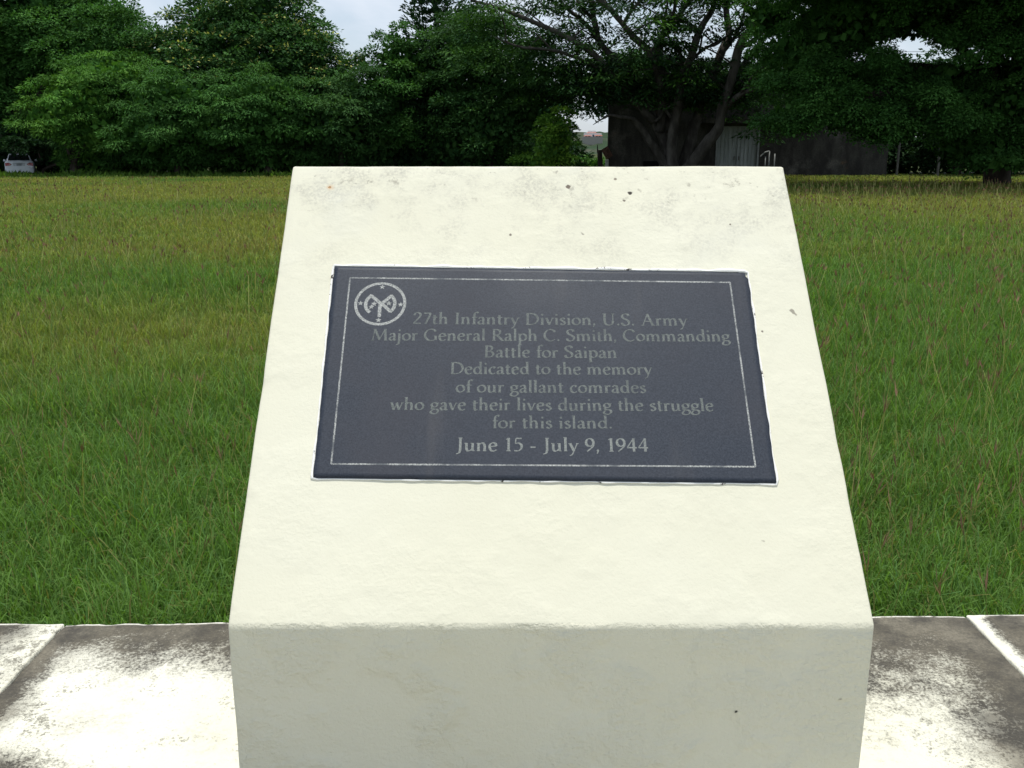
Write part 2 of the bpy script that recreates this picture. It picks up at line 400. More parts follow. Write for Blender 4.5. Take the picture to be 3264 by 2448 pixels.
# plaque
PC = [on_slope(*p) for p in ((1067,852),(2380,871),(2473,1541),(1000,1524))]      # TL TR BR BL
def plq(s, t):                                        # s left-right, t bottom-top
    return (PC[3]*(1-s)+PC[2]*s)*(1-t) + (PC[0]*(1-s)+PC[1]*s)*t
HP = 0.0035
def plaque_material():
    q = NM('dark_slate_granite')
    n1 = q.noise(420, 3, 0.8); n2 = q.noise(7, 4)
    c = q.mix(q.mr(n1,0.3,0.7), (0.018,0.024,0.036), (0.041,0.050,0.068))
    c = q.mix(q.math('MULTIPLY', q.mr(n2,0.4,0.75), 0.35), c, (0.062,0.060,0.068))
    st = q.mr(q.noise(16, 4, 0.5, stretch=(1.0,0.1,0.1), off=(2,0,0)), 0.58, 0.75)       # pale streaks down the face
    c = q.mix(q.math('MULTIPLY', st, 0.30), c, (0.105,0.100,0.098))
    return q.done(c, q.mr(n2,0.3,0.7,0.50,0.62), q.bump(n1, 0.25, 0.0006), 0.22)
nS, nT = 90, 52; V = []; 
for j in range(nT+1):
    for i in range(nS+1):
        s, t = i/nS, j/nT; a = plq(s, t); cxm = plq(0.5,0.5)
        e = min(i, nS-i, j, nT-j) == 0
        if e: a = a + (a-cxm).normalized()*0.0022*mnoise.noise(Vector((s*22, t*14, 3)))
        if s > 0.985 and t > 0.975: a = a + (cxm-a).normalized()*0.004
        V.append(slope3(a.x, a.y, HP))
B0 = len(V)
edge = [i for i in range(nS+1)] + [j*(nS+1)+nS for j in range(1,nT+1)] + [nT*(nS+1)+i for i in range(nS-1,-1,-1)] + [j*(nS+1) for j in range(nT-1,0,-1)]
for e in edge: V.append(Vector(V[e]) - NS*0.012)
i = (np.arange(nT)[:,None]*(nS+1)+np.arange(nS)[None,:]).ravel()
Q = [np.stack([i,i+1,i+nS+2,i+nS+1],1)]
m = len(edge); E = np.array(edge); kk = np.arange(m)
Q.append(np.stack([E, B0+kk, B0+(kk+1)%m, E[(kk+1)%m]],1))
plaque = np_mesh('plaque', V, Q, plaque_material(), marker, ML)
plaque['label'] = 'dark blue-grey plaque with engraved light lettering'
# mortar rim round the plaque
def mortar_material():
    q = NM('white_mortar'); n = q.noise(60, 4, 0.7)
    c = q.mix(q.mr(n, 0.60, 0.66), (0.84,0.84,0.80), (0.07,0.06,0.05))
    return q.done(c, 0.8, q.bump(q.noise(150,4), 0.5, 0.002), 0.2)
mb = MB(); pts, rad = [], []
ctr = plq(0.5, 0.5)
for a, b, n in (((0,1),(1,1),140), ((1,1),(1,0),70), ((1,0),(0,0),140), ((0,0),(0,1),70)):
    for k in range(n):
        t = k/n; s = plq(a[0]+(b[0]-a[0])*t, a[1]+(b[1]-a[1])*t)
        top = a[1] == 1 and b[1] == 1; w = mnoise.noise(Vector((s.x*45, s.y*45, 1.3)))
        out = (Vector((0,1)) if top else Vector((1,0)) if a == (1,1) else Vector((0,-1)) if a == (1,0) else Vector((-1,0)))
        s2 = s + out*(0.0016 + 0.0010*w)
        pts.append(slope3(s2.x, s2.y, HP*0.25 + (0.0012 if top else 0.0)))
        rad.append(max(0.0007, (0.0028 if top else 0.0012 if a == (1,0) else 0.0018)*(1+0.65*w)))
pts.append(pts[0]); rad.append(rad[0])
mb.tube(pts, rad, 6, False)
mb.build('mortar_edge', mortar_material(), marker, ML, smooth=True)

# ------------------------------------------------------------------ engraving: broad-nib letters
def arc(cx, cy, rx, ry, a0, a1, n=18):
    return [(cx+rx*math.cos(R(a0+(a1-a0)*i/n)), cy+ry*math.sin(R(a0+(a1-a0)*i/n))) for i in range(n+1)]
def S(*p): return ('s', p)
def L(*p): return ('l', p)
def A_(*a): return ('l', tuple(arc(*a)))
def f(x, y, w=0.13): return ('f', (x, y, w))
def D(x, y): return ('d', (x, y))
G = {
 'I': (.40,[L((.20,1),(.20,0)),f(.20,.98),f(.20,.02)]),
 'D': (.96,[L((.20,1),(.20,0)),S((.10,.97),(.40,.98),(.68,.88),(.84,.62),(.84,.38),(.68,.12),(.40,.02),(.10,.03))]),
 'U': (.92,[L((.19,1),(.19,.36)),S((.19,.38),(.24,.10),(.46,.0),(.66,.10),(.72,.38)),('t',((.72,.36),(.72,1))),f(.19,.98),f(.72,.98,.10)]),
 'S': (.66,[S((.52,.82),(.48,.95),(.32,1.0),(.16,.92),(.12,.76),(.22,.60),(.42,.46),(.54,.30),(.50,.10),(.32,.0),(.14,.06),(.09,.22))]),
 'A': (.92,[('t',((.14,0),(.46,1.0))),L((.44,1.02),(.78,0)),('t',((.24,.36),(.66,.36))),f(.13,.02,.11),f(.79,.02,.12)]),
 'M': (1.16,[('t',((.14,0),(.24,1))),L((.24,1.0),(.58,.06)),('t',((.58,.04),(.92,1))),L((.92,1),(1.0,0)),f(.13,.02,.11),f(1.0,.02,.12),f(.20,.98,.08),f(.96,.98,.08)]),
 'G': (.98,[S((.80,.78),(.72,.92),(.52,1.0),(.28,.90),(.12,.62),(.14,.30),(.34,.06),(.58,.0),(.82,.10)),L((.82,.40),(.82,.06)),f(.80,.40,.12)]),
 'R': (.86,[L((.20,1),(.20,0)),S((.10,.97),(.40,.98),(.58,.86),(.58,.64),(.42,.50),(.20,.50)),L((.38,.50),(.78,.0)),f(.20,.02),f(.82,.02,.07)]),
 'C': (.88,[S((.78,.78),(.70,.93),(.50,1.0),(.26,.90),(.11,.60),(.14,.28),(.34,.05),(.56,.0),(.78,.14))]),
 'B': (.76,[L((.20,1),(.20,0)),S((.10,.97),(.38,.98),(.54,.87),(.53,.66),(.38,.54),(.20,.53)),S((.30,.53),(.54,.46),(.64,.27),(.54,.08),(.34,.02),(.10,.03))]),
 'J': (.44,[L((.24,1),(.24,.05)),S((.24,.08),(.18,-.14),(.02,-.22)),f(.24,.98)]),
 'a': (.56,[S((.10,.48),(.20,.60),(.34,.58),(.40,.44)),L((.40,.46),(.40,.08)),S((.40,.10),(.45,.01),(.54,.06)),S((.40,.36),(.20,.30),(.10,.16),(.18,.02),(.31,.05),(.40,.16))]),
 'b': (.64,[L((.16,1.06),(.16,.05)),A_(.34,.31,.22,.29,160,-190),f(.11,1.03,.07)]),
 'c': (.53,[S((.46,.50),(.36,.61),(.20,.55),(.10,.34),(.16,.10),(.32,.01),(.48,.10))]),
 'd': (.67,[A_(.31,.31,.21,.29,20,340),L((.51,1.06),(.51,.02)),f(.46,1.03,.07),f(.56,.02,.08)]),
 'e': (.56,[('t',((.11,.34),(.48,.38))),S((.48,.38),(.42,.56),(.28,.62),(.13,.50),(.10,.28),(.18,.06),(.34,.0),(.49,.10))]),
 'f': (.38,[S((.46,.98),(.36,1.06),(.24,.98),(.20,.78)),L((.20,.82),(.20,0)),f(.20,.02),('t',((.06,.60),(.38,.60)))]),
 'g': (.58,[A_(.28,.42,.18,.18,0,360),('t',((.42,.56),(.56,.58))),S((.18,.26),(.12,.16),(.24,.08),(.44,.05),(.52,-.10),(.38,-.29),(.16,-.28),(.06,-.16),(.18,.02))]),
 'h': (.69,[L((.16,1.06),(.16,0)),S((.16,.44),(.30,.59),(.44,.57),(.51,.38)),L((.51,.40),(.51,0)),f(.11,1.03,.07),f(.16,.02,.11),f(.51,.02,.11)]),
 'i': (.33,[L((.17,.60),(.17,0)),f(.12,.58,.07),f(.17,.02,.11),D(.17,.88)]),
 'j': (.32,[L((.17,.60),(.17,-.18)),S((.17,-.14),(.12,-.32),(-.02,-.36)),f(.12,.58,.07),D(.17,.88)]),
 'l': (.33,[L((.17,1.06),(.17,0)),f(.12,1.03,.07),f(.17,.02,.11)]),
 'm': (1.04,[L((.16,.60),(.16,0)),S((.16,.44),(.30,.59),(.43,.57),(.50,.38)),L((.50,.40),(.50,0)),S((.50,.44),(.64,.59),(.78,.57),(.85,.38)),L((.85,.40),(.85,0)),f(.11,.58,.07),f(.16,.02,.11),f(.50,.02,.11),f(.85,.02,.11)]),
 'n': (.69,[L((.16,.60),(.16,0)),S((.16,.44),(.30,.59),(.44,.57),(.51,.38)),L((.51,.40),(.51,0)),f(.11,.58,.07),f(.16,.02,.11),f(.51,.02,.11)]),
 'o': (.63,[A_(.315,.31,.235,.29,0,360)]),
 'p': (.66,[L((.16,.62),(.16,-.36)),A_(.35,.31,.22,.29,160,-160),f(.11,.59,.07),f(.16,-.35,.12)]),
 'r': (.46,[L((.16,.60),(.16,0)),S((.16,.42),(.28,.58),(.42,.55)),f(.11,.58,.07),f(.16,.02,.11)]),
 's': (.46,[S((.37,.50),(.25,.60),(.13,.52),(.15,.40),(.32,.27),(.37,.14),(.26,.01),(.09,.09))]),
 't': (.41,[L((.18,.80),(.18,.12)),S((.18,.14),(.24,.01),(.38,.06)),('t',((.05,.60),(.37,.60)))]),
 'u': (.68,[L((.15,.60),(.15,.18)),S((.15,.20),(.22,.02),(.36,.04),(.50,.18)),L((.50,.60),(.50,.02)),f(.10,.58,.07),f(.45,.58,.07),f(.56,.02,.07)]),
 'v': (.58,[L((.10,.60),(.30,0)),('t',((.30,0),(.50,.60))),f(.09,.58,.10),f(.51,.58,.08)]),
 'w': (.86,[L((.10,.60),(.27,0)),('t',((.27,0),(.44,.58))),L((.42,.60),(.59,0)),('t',((.59,0),(.77,.60))),f(.09,.58,.10),f(.78,.58,.08)]),
 'y': (.58,[L((.10,.60),(.31,.02)),('t',((.51,.60),(.22,-.24))),('t',((.22,-.24),(.08,-.33))),f(.09,.58,.10),f(.52,.58,.08)]),
 '1': (.52,[L((.28,1),(.28,0)),('t',((.28,.98),(.14,.88))),f(.28,.02,.14)]),
 '2': (.62,[S((.10,.76),(.16,.94),(.32,1.0),(.47,.90),(.48,.70),(.34,.44),(.07,.05)),('h',((.07,.05),(.54,.05)))]),
 '4': (.64,[L((.42,1),(.42,0)),('t',((.42,1),(.05,.30))),('h',((.05,.29),(.58,.29)))]),
 '5': (.58,[('h',((.18,.96),(.50,.96))),('t',((.18,.97),(.14,.58))),S((.14,.57),(.32,.61),(.48,.46),(.48,.22),(.32,.03),(.08,.04))]),
 '7': (.60,[('h',((.08,.95),(.54,.95))),L((.54,.96),(.22,0))]),
 '9': (.62,[A_(.30,.68,.21,.29,0,360),S((.51,.70),(.46,.36),(.14,.0))]),
 ',': (.28,[D(.13,.06),('t',((.16,.06),(.08,-.16)))]), '.': (.28,[D(.13,.06)]), '-': (.44,[('h',((.08,.30),(.36,.30)))]),
}
NIB_A, NIB_B, NIB_PHI = 0.168, 0.064, R(18)
engr = []                                             # (verts2d, faces) collected with a running height
class Engr:
    def __init__(s): s.v, s.f, s.h = [], [], 0.0
    def rib(s, pts, wid, T):
        n = len(pts); s.h += 0.000004
        if s.h > 0.00016: s.h = 0.0
        b = len(s.v)
        for i, p in enumerate(pts):
            a, c = pts[max(i-1,0)], pts[min(i+1,n-1)]; dx, dy = c[0]-a[0], c[1]-a[1]; l = math.hypot(dx,dy) or 1
            w = wid if not callable(wid) else wid(math.atan2(dy,dx))
            for sgn in (1,-1):
                q = T(p[0]-dy/l*w*0.5*sgn, p[1]+dx/l*w*0.5*sgn); s.v.append(slope3(q[0], q[1], HP+0.00006+s.h))
        s.f += [(b+2*i, b+2*i+1, b+2*i+3, b+2*i+2) for i in range(n-1)]
    def poly(s, pts):
        s.h += 0.000004; b = len(s.v)
        for q in pts: s.v.append(slope3(q[0], q[1], HP+0.00006+s.h))
        s.f.append(tuple(range(b, b+len(pts))))
    def build(s, name, mat):
        me = bpy.data.meshes.new(name); me.from_pydata([p-ML for p in s.v], [], s.f); me.update(); me.materials.append(mat)
        return link(bpy.data.objects.new(name, me), plaque)
def nibw(a): return math.sqrt((NIB_A*abs(math.sin(a-NIB_PHI)))**2 + NIB_B**2)
def write(E, text, x0, y0, x1, y1, cap_px):
    """baseline from (x0,y0) to (x1,y1) in the 2212-wide view of the photograph"""
    a, b = on_slope(x0*K, y0*K), on_slope(x1*K, y1*K); up = on_slope((x0+x1)/2*K, ((y0+y1)/2-cap_px)*K)
    cap = (up-(a+b)/2).length; adv = sum(G[c][0] if c != ' ' else .34 for c in text); d = b-a
    sx = d.length/adv; ux = d.normalized(); uy = Vector((-ux.y, ux.x)); pen = 0.0
    for c in text:
        if c == ' ': pen += .34; continue
        w, st = G[c]
        T = lambda x, y, pen=pen: tuple(a + ux*((pen+x)*sx) + uy*(y*cap))
        # the nib keeps its real size: stroke points are laid out in cap units
        kx = sx/cap
        T2 = lambda x, y, pen=pen: tuple(a + ux*(pen*sx + x*cap) + uy*(y*cap))
        for kind, p in st:
            if kind in 'sltfh' and kind != 'f':
                pts = [(u*kx, v) for u, v in p]
                if kind == 's': pts = [(q.x, q.y) for q in spline([(u,v,0) for u,v in pts], 6)]
                if len(pts) == 2: pts = [pts[0], ((pts[0][0]+pts[1][0])/2,(pts[0][1]+pts[1][1])/2), pts[1]]
                E.rib(pts, nibw if kind in 'sl' else (0.075 if kind == 't' else 0.10), T2)
            elif kind == 'f':
                E.rib([((p[0])*kx-p[2]*1.05, p[1]), (p[0]*kx, p[1]), (p[0]*kx+p[2]*1.05, p[1])], 0.062, T2)
            else:
                E.poly([T2(p[0]*kx+0.085*math.cos(R(36*i)), p[1]+0.085*math.sin(R(36*i))) for i in range(10)])
        pen += w
def engrave_material(name, c0, c1, lo, hi, fade=(0.035,0.04,0.055)):
    q = NM(name); n = q.noise(520, 2, 0.9); m = q.noise(26, 5, 0.65)
    c = q.mix(q.mr(n,0.35,0.65), c0, c1)
    c = q.mix(q.mr(m, lo, hi), fade, c)
    return q.done(c, 0.85, None, 0.2)
E = Engr()
for t, x0, y0, x1, y1, cp in (('27th Infantry Division, U.S. Army', 891,702.5,1485,706.5,24.5), ('Major General Ralph C. Smith, Commanding', 801,738,1577,740.5,24.5),
        ('Battle for Saipan', 1044,774.5,1334,776,25), ('Dedicated to the memory', 971,810.5,1409,812,25), ('of our gallant comrades', 984,850,1396,851.5,25.5),
        ('who gave their lives during the struggle', 842,888,1542,890.5,26), ('for this island.', 1062,927.5,1324,928,26), ('June 15 - July 9, 1944', 985,976.5,1402,978,28.5)):
    if t.startswith('June'): E2 = Engr(); write(E2, t, x0, y0, x1, y1, cp); continue
    write(E, t, x0, y0, x1, y1, cp)
FADE = (0.070,0.079,0.084)
E2.build('date_line', engrave_material('engraved_date', (0.14,0.155,0.15), (0.27,0.285,0.27), 0.24, 0.46, FADE))
E.build('inscription', engrave_material('engraved_letter', (0.092,0.106,0.103), (0.185,0.20,0.19), 0.16, 0.50, FADE))
# border line
E = Engr(); bc = [on_slope(x*K, y*K) for x, y in ((757,603),(1576,613),(1630.5,1010.5),(716.5,1004.5))]
for i in range(4):
    a, b = bc[i], bc[(i+1)%4]; n = 60
    E.rib([tuple(a.lerp(b, k/n)) for k in range(n+1)], 0.0023, lambda x, y: (x, y))
E.build('border_line', engrave_material('engraved_border', (0.13,0.14,0.14), (0.50,0.51,0.49), 0.32, 0.55, (0.10,0.11,0.12)))
# emblem: ring, monogram and seven stars
E = Engr()
def em(x, y): return on_slope(1100+x/8.848, 880+y/8.85)
ident = lambda x, y: (x, y)
c0 = em(1000, 815); rr = sum((em(*p)-c0).length for p in ((300,800),(1690,820),(1060,250),(960,1385)))/4
E.rib([(c0.x+rr*math.cos(R(4*i)), c0.y+rr*math.sin(R(4*i))) for i in range(91)], 0.0042, ident)
def stroke(pts, w): E.rib([tuple(em(*p)) for p in pts], w, ident)
sm = lambda pts: [(q.x, q.y) for q in spline([(x, y, 0) for x, y in pts], 6)]
ww = 0.0050
stroke([(745,590),(870,690),(1035,830)], ww)
stroke([(1320,590),(1190,700),(1035,815)], ww)
stroke([(1005,790),(985,950),(970,1195)], ww)
stroke([(1010,800),(1140,900),(1285,1040)], ww)
stroke(sm([(770,572),(650,680),(590,820),(610,960),(705,1065)]), ww)
stroke(sm([(1300,575),(1385,690),(1410,820),(1370,950),(1270,1055)]), ww)
for x, y in ((1062,345),(445,805),(830,820),(750,908),(1243,812),(1575,845),(950,1282)):
    c = em(x, y); r0 = 0.0046
    pts = [(c.x+(r0 if i%2==0 else r0*0.45)*math.sin(R(36*i)), c.y+(r0 if i%2==0 else r0*0.45)*math.cos(R(36*i))) for i in range(10)]
    for i in range(0, 10, 2): E.poly([tuple(c), pts[i-1], pts[i], pts[i+1]])
E.build('emblem', engrave_material('engraved_emblem', (0.17,0.18,0.175), (0.46,0.47,0.45), 0.2, 0.4, (0.15,0.16,0.16)))

# ------------------------------------------------------------------ the ledge: three painted concrete blocks
LZ, LB, LF = 0.57, 1.727, 0.72
def ledge_material(name, loc, build):
    q = NM(name); x, y, z = q.sep()
    x = q.math('ADD', x, loc[0]); db = q.math('ADD', q.math('SUBTRACT', LB-loc[1], y), q.math('MULTIPLY', x, 0.020))
    n1 = q.noise(7, 6, 0.65); n2 = q.noise(34, 5, 0.75, dist=0.6); n3 = q.noise(170, 3, 0.8); blot = q.noise(2.6, 4, 0.6)
    m = build(q, x, db)                               # <1 : grime, >1 : white paint
    w1 = q.math('MULTIPLY', q.math('SUBTRACT', n1, 0.5), 1.35); w2 = q.math('MULTIPLY', q.math('SUBTRACT', n2, 0.5), 1.5)
    w3 = q.math('MULTIPLY', q.math('SUBTRACT', n3, 0.5), 1.7)
    v = q.math('ADD', q.math('ADD', m, w1), q.math('ADD', w2, w3))
    paint = q.mr(v, 0.58, 1.42)
    spots = q.math('ADD', q.math('MULTIPLY', q.math('SUBTRACT', q.noise(4.2,5,0.7,off=(3,2,0)), 0.5), 2.6), q.math('ADD', w2, w3))
    paint = q.math('MULTIPLY', paint, q.mr(spots, 0.20, 0.62, 1, 0.2))
    grime = q.mix(q.mr(n1,0.35,0.65), (0.072,0.066,0.054), (0.150,0.134,0.100))
    grime = q.mix(q.mr(q.noise(9,6,0.65,off=(5,0,0)),0.44,0.68), grime, (0.21,0.19,0.145))
    grime = q.mix(q.mr(n3,0.3,0.7), q.mix(0.45,grime,(0.03,0.03,0.03)), grime)
    white = q.mix(q.mr(blot,0.35,0.7), (0.70,0.685,0.565), (0.73,0.72,0.62))
    wash = q.math('MULTIPLY', q.mr(q.noise(5.5,6,0.75,off=(8,3,0)),0.46,0.70), q.mr(q.noise(95,4,0.8,off=(2,2,0)),0.38,0.62))
    white = q.mix(q.math('MULTIPLY', wash, 0.85), white, (0.40,0.385,0.33))
    col = q.mix(paint, grime, white)
    edge = q.mr(db, 0.010, 0.004)                     # the brush missed no back arris: it stays white
    col = q.mix(q.math('MULTIPLY', edge, q.mr(n2,0.35,0.55)), col, (0.78,0.76,0.68))
    h = q.math('ADD', q.math('MULTIPLY', paint, 0.5), q.math('ADD', q.math('MULTIPLY', n2, 0.7), q.math('MULTIPLY', n3, 0.5)))
    return q.done(col, 0.85, q.bump(h, 0.8, 0.004), 0.2)
def mid_build(q, x, db):
    right = q.mr(x, 0.1, 0.5)
    wb = q.math('ADD', 0.160, q.math('MULTIPLY', right, 0.075)); wj = q.math('ADD', 0.055, q.math('MULTIPLY', right, 0.085))
    jl = q.math('ADD', x, 0.905); jr = q.math('SUBTRACT', 0.935, x)
    a = q.math('DIVIDE', db, wb); b = q.math('DIVIDE', q.math('MINIMUM', jl, jr), wj)
    # towards the front-left corner the paint has gone again
    c = q.math('ADD', q.math('MULTIPLY', jl, 5.0), q.math('MULTIPLY', q.math('SUBTRACT', 0.46, db), 12.0))
    v = q.math('MINIMUM', q.math('MINIMUM', a, b), q.math('MAXIMUM', c, 0.2))
    return q.math('ADD', q.math('MULTIPLY', v, q.math('SUBTRACT', 1.0, q.math('MULTIPLY', right, 0.22))), 0.12)
def left_build(q, x, db):
    j = q.math('SUBTRACT', -0.915, x)
    return q.math('ADD', q.mr(j, 0.02, 0.12, 1.6, 0.25, False), q.math('MULTIPLY', q.math('MINIMUM', db, 0.5), 0.9))
def right_build(q, x, db):
    j = q.math('SUBTRACT', x, 0.945)
    return q.math('ADD', q.mr(j, 0.0, 0.040, 1.9, 0.12, False), q.mr(db, 0.0, 0.02, 0.8, 0.0, False))
for nm, x0, x1, dz, bf, lab, sd_ in (
        ('concrete_ledge_block', -0.905, 0.935, 0.0, mid_build, 'stained white ledge block that carries the cream memorial marker', 1.0),
        ('concrete_ledge_block', -3.2, -0.9065, 0.004, left_build, 'ledge block with a clean white edge, left of the memorial marker', 5.0),
        ('concrete_ledge_block', 0.9365, 3.3, 0.003, right_build, 'blackened ledge block right of the memorial marker', 9.0)):
    lc = ((x0+x1)/2, 1.22, 0.0)
    o = worn_block(nm, [(LF,-0.05),(LB,-0.05),(LB,LZ+dz),(LF,LZ+dz)], [0.01,0.01,0.005,0.012], x0, x1, ledge_material('weathered_ledge_paint', lc, bf), None, lc, 0.013, 1.2, sd_, 0.0035)
    for v_ in o.data.vertices: v_.co.y += 0.020*(v_.co.x+lc[0])*(v_.co.y+lc[1]-LF)/(LB-LF)
    tag(o, lab, 'ledge block', 'concrete ledge blocks')

# ------------------------------------------------------------------ grass
def grass():
    def field(n, y0, y1, p):
        # density falls as Y^-p ; width of the strip grows with Y
        u = RNG.random(n*3); Y = y0*(y1/y0)**u
        w = (0.74*Y+2.4) * Y**(1-p) ; w /= w.max(); k = RNG.random(len(Y)) < w
        Y = Y[k][:n]; X = (RNG.random(len(Y))*2-1)*(0.74*Y+2.4); return X, Y
    X, Y = field(1050000, 1.80, 57.0, 1.55)
    n = len(X); print('blades', n)
    patch = vnoise(X, Y, 2.3)*0.6+vnoise(X, Y, 0.6)*0.4; big = vnoise(X, Y, 7.0)*0.6+vnoise(X*0.4, Y, 3.0)*0.4
    tuft = vnoise(X, Y, 0.25)
    hgt = (0.15+0.14*patch+0.09*tuft)*RNG.uniform(0.55,1.25,n)*np.where(Y>20, 0.80, np.clip(1.08-0.018*Y,0.8,1.0))
    wid = np.maximum(0.0040*RNG.uniform(0.5,1.4,n), 0.00070*Y*RNG.uniform(0.7,1.3,n))
    az = RNG.random(n)*2*np.pi; lean = RNG.uniform(0.10,0.75,n)
    dx, dy = np.cos(az)*lean, np.sin(az)*lean
    wa = RNG.random(n)*2*np.pi; wx, wy = np.cos(wa)*wid*0.5, np.sin(wa)*wid*0.5
    V = np.zeros((n,7,3)); z0 = -0.03
    V[:,0] = np.stack([X-wx,Y-wy,np.full(n,z0)],1); V[:,1] = np.stack([X+wx,Y+wy,np.full(n,z0)],1)
    a = 0.45; V[:,2] = np.stack([X+dx*hgt*0.25-wx,Y+dy*hgt*0.25-wy,hgt*0.5],1); V[:,3] = np.stack([X+dx*hgt*0.25+wx,Y+dy*hgt*0.25+wy,hgt*0.5],1)
    V[:,4] = np.stack([X+dx*hgt*0.62-wx*.7,Y+dy*hgt*0.62-wy*.7,hgt*0.82],1); V[:,5] = np.stack([X+dx*hgt*0.62+wx*.7,Y+dy*hgt*0.62+wy*.7,hgt*0.82],1)
    V[:,6] = np.stack([X+dx*hgt,Y+dy*hgt,hgt*(0.98-0.35*lean)],1)
    c1, c2, c3, c4 = np.array([0.112,0.212,0.046]), np.array([0.235,0.255,0.066]), np.array([0.230,0.165,0.075]), np.array([0.090,0.200,0.070])
    yel = np.clip((big-0.42)*2.6 + np.clip((Y-9)/28,0,0.75) + RNG.normal(0,0.18,n), 0, 1)[:,None]
    col = c1*(1-yel)+c2*yel
    br = ((RNG.random(n) < 0.07+0.22*np.clip((vnoise(X+40,Y,1.6)-0.5)*2,0,1)*np.clip(Y/8,0.4,1.3)))[:,None]
    col = np.where(br, col*0.35+c3*0.65, col)
    bl = (RNG.random(n) < 0.10)[:,None]; col = np.where(bl, col*0.4+c4*0.6, col)
    col = col*RNG.uniform(0.7,1.3,n)[:,None]
    C = np.repeat(col,7,axis=0)
    b = np.arange(n)*7
    q1 = np.stack([b,b+1,b+3,b+2],1); q2 = np.stack([b+2,b+3,b+5,b+4],1); t = np.stack([b+4,b+5,b+6],1)
    o = np_mesh('grass', V.reshape(-1,3), [q1,q2,t], M_GRASS, col=C)
    tag(o, 'uneven green grass covering the open field', 'grass', kind='stuff')
    # flowering stems with splayed reddish seed heads
    X, Y = field(9000, 2.2, 40.0, 1.25)
    k = (vnoise(X+11, Y+5, 1.9) + 0.35*(X>0) + RNG.normal(0,0.15,len(X))) > 0.55; X, Y = X[k], Y[k]; n = len(X)
    h = RNG.uniform(0.30,0.52,n); az = RNG.random(n)*2*np.pi; ln = RNG.uniform(0.05,0.55,n); w = np.maximum(0.0021, 0.0007*Y)
    Vs, Cs, Fs = [], [], []; cnt = 0
    stem = np.array([0.34,0.34,0.12]); head = np.array([0.215,0.125,0.085])
    for i in range(n):
        d = np.array([math.cos(az[i])*ln[i], math.sin(az[i])*ln[i], 1.0]); d /= np.linalg.norm(d); p0 = np.array([X[i],Y[i],0.0]); p1 = p0+d*h[i]
        s = np.array([1.0,0.1,0])*w[i]*0.5
        mid = p0+d*h[i]*0.5+np.array([0,0,0.012])
        Vs += [p0-s,p0+s,mid+s,mid-s,p1+s*0.7,p1-s*0.7]; Cs += [stem*random.uniform(0.6,1.2)]*6
        Fs += [(cnt,cnt+1,cnt+2,cnt+3),(cnt+3,cnt+2,cnt+4,cnt+5)]; cnt += 6
        hc = head*random.uniform(0.6,1.35)
        for j in range(random.randint(3,6)):
            a = random.uniform(0,6.28); sp = random.uniform(0.15,0.62); l = random.uniform(0.04,0.085)
            e = d+np.array([math.cos(a)*sp, math.sin(a)*sp, 0]); e /= np.linalg.norm(e); ss = np.array([math.cos(a+1.57),math.sin(a+1.57),0])*max(0.0014,0.00042*Y[i])
            m = p1+e*l*0.5; t = p1+e*l
            Vs += [p1,m+ss,t,m-ss]; Cs += [hc]*4; Fs += [(cnt,cnt+1,cnt+2,cnt+3)]; cnt += 4
    o = np_mesh('seed_grass', np.array(Vs), [np.array(Fs)], M_SEED, col=np.array(Cs))
    tag(o, 'tall grass stems with reddish brown splayed seed heads', 'seed grass', kind='stuff')
    # rank weeds along the far edge of the field
    n = 16000; X = RNG.uniform(-38, 9, n); Y = 50.5+RNG.random(n)**1.5*6+1.2*vnoise(X,X*0,3.0)
    m = RNG.random(n) < 0.35+0.65*(vnoise(X,Y,2.0)>0.5)
    X, Y = X[m], Y[m]; n = len(X)
    P = np.stack([X,Y,RNG.random(n)*0.35*vnoise(X,Y,1.5)],1); ax = nrm(unit(n)*0.7+np.array([0,0,0.8])); sd_ = nrm(np.cross(ax,unit(n))); l = RNG.uniform(0.18,0.42,n)
    col = np.array([0.085,0.165,0.03])*RNG.uniform(0.5,1.3,n)[:,None]
    o = leaf_mesh('weeds', P, ax, sd_, l, l*0.3, col, None, (0,0,0), M_GRASS); tag(o, 'ragged weeds along the far edge of the field', 'weeds', kind='stuff')
grass()

# ------------------------------------------------------------------ the wood on the left
gx = lambda px, Y: at(px, 500, Y).x
TG = 'trees along the far edge of the field'
tree('broadleaf_tree', 'tall broad green tree at the far left, over the parked car', 'tree', (gx(60,61),61),
     [lob(110,60,260,150,62), lob(-180,40,260,220,62), lob(310,60,140,90,62.5), lob(300,130,190,90,60), lob(340,200,180,100,59), lob(30,200,180,110,61.5), lob(50,300,180,90,61.5), lob(-170,330,180,150,62), lob(60,-140,260,140,64), lob(170,130,170,90,60.5)],
     density=1.5, per=100, ls=(0.20,0.36), pal='mid', clump=(0.55,1.15), group=TG)
tree('flowering_tree', 'tall dark tree dotted with pale yellow blossom, left of the sky gap', 'tree', (gx(840,60),60),
     [lob(800,70,190,120,61), lob(665,110,100,90,60), lob(955,150,110,95,60), lob(1065,265,85,80,58.5), lob(740,190,220,90,59), lob(930,220,170,100,58.8), lob(690,270,160,80,57.5), lob(980,320,150,80,57.5), lob(800,-110,140,110,63), lob(560,190,120,80,59)],
     density=1.45, per=95, ls=(0.22,0.40), pal='deep', clump=(0.6,1.2), flecks=(0.075,(0.55,0.56,0.18)), group=TG)
SG = 'bushy shrubs in front of the wood'
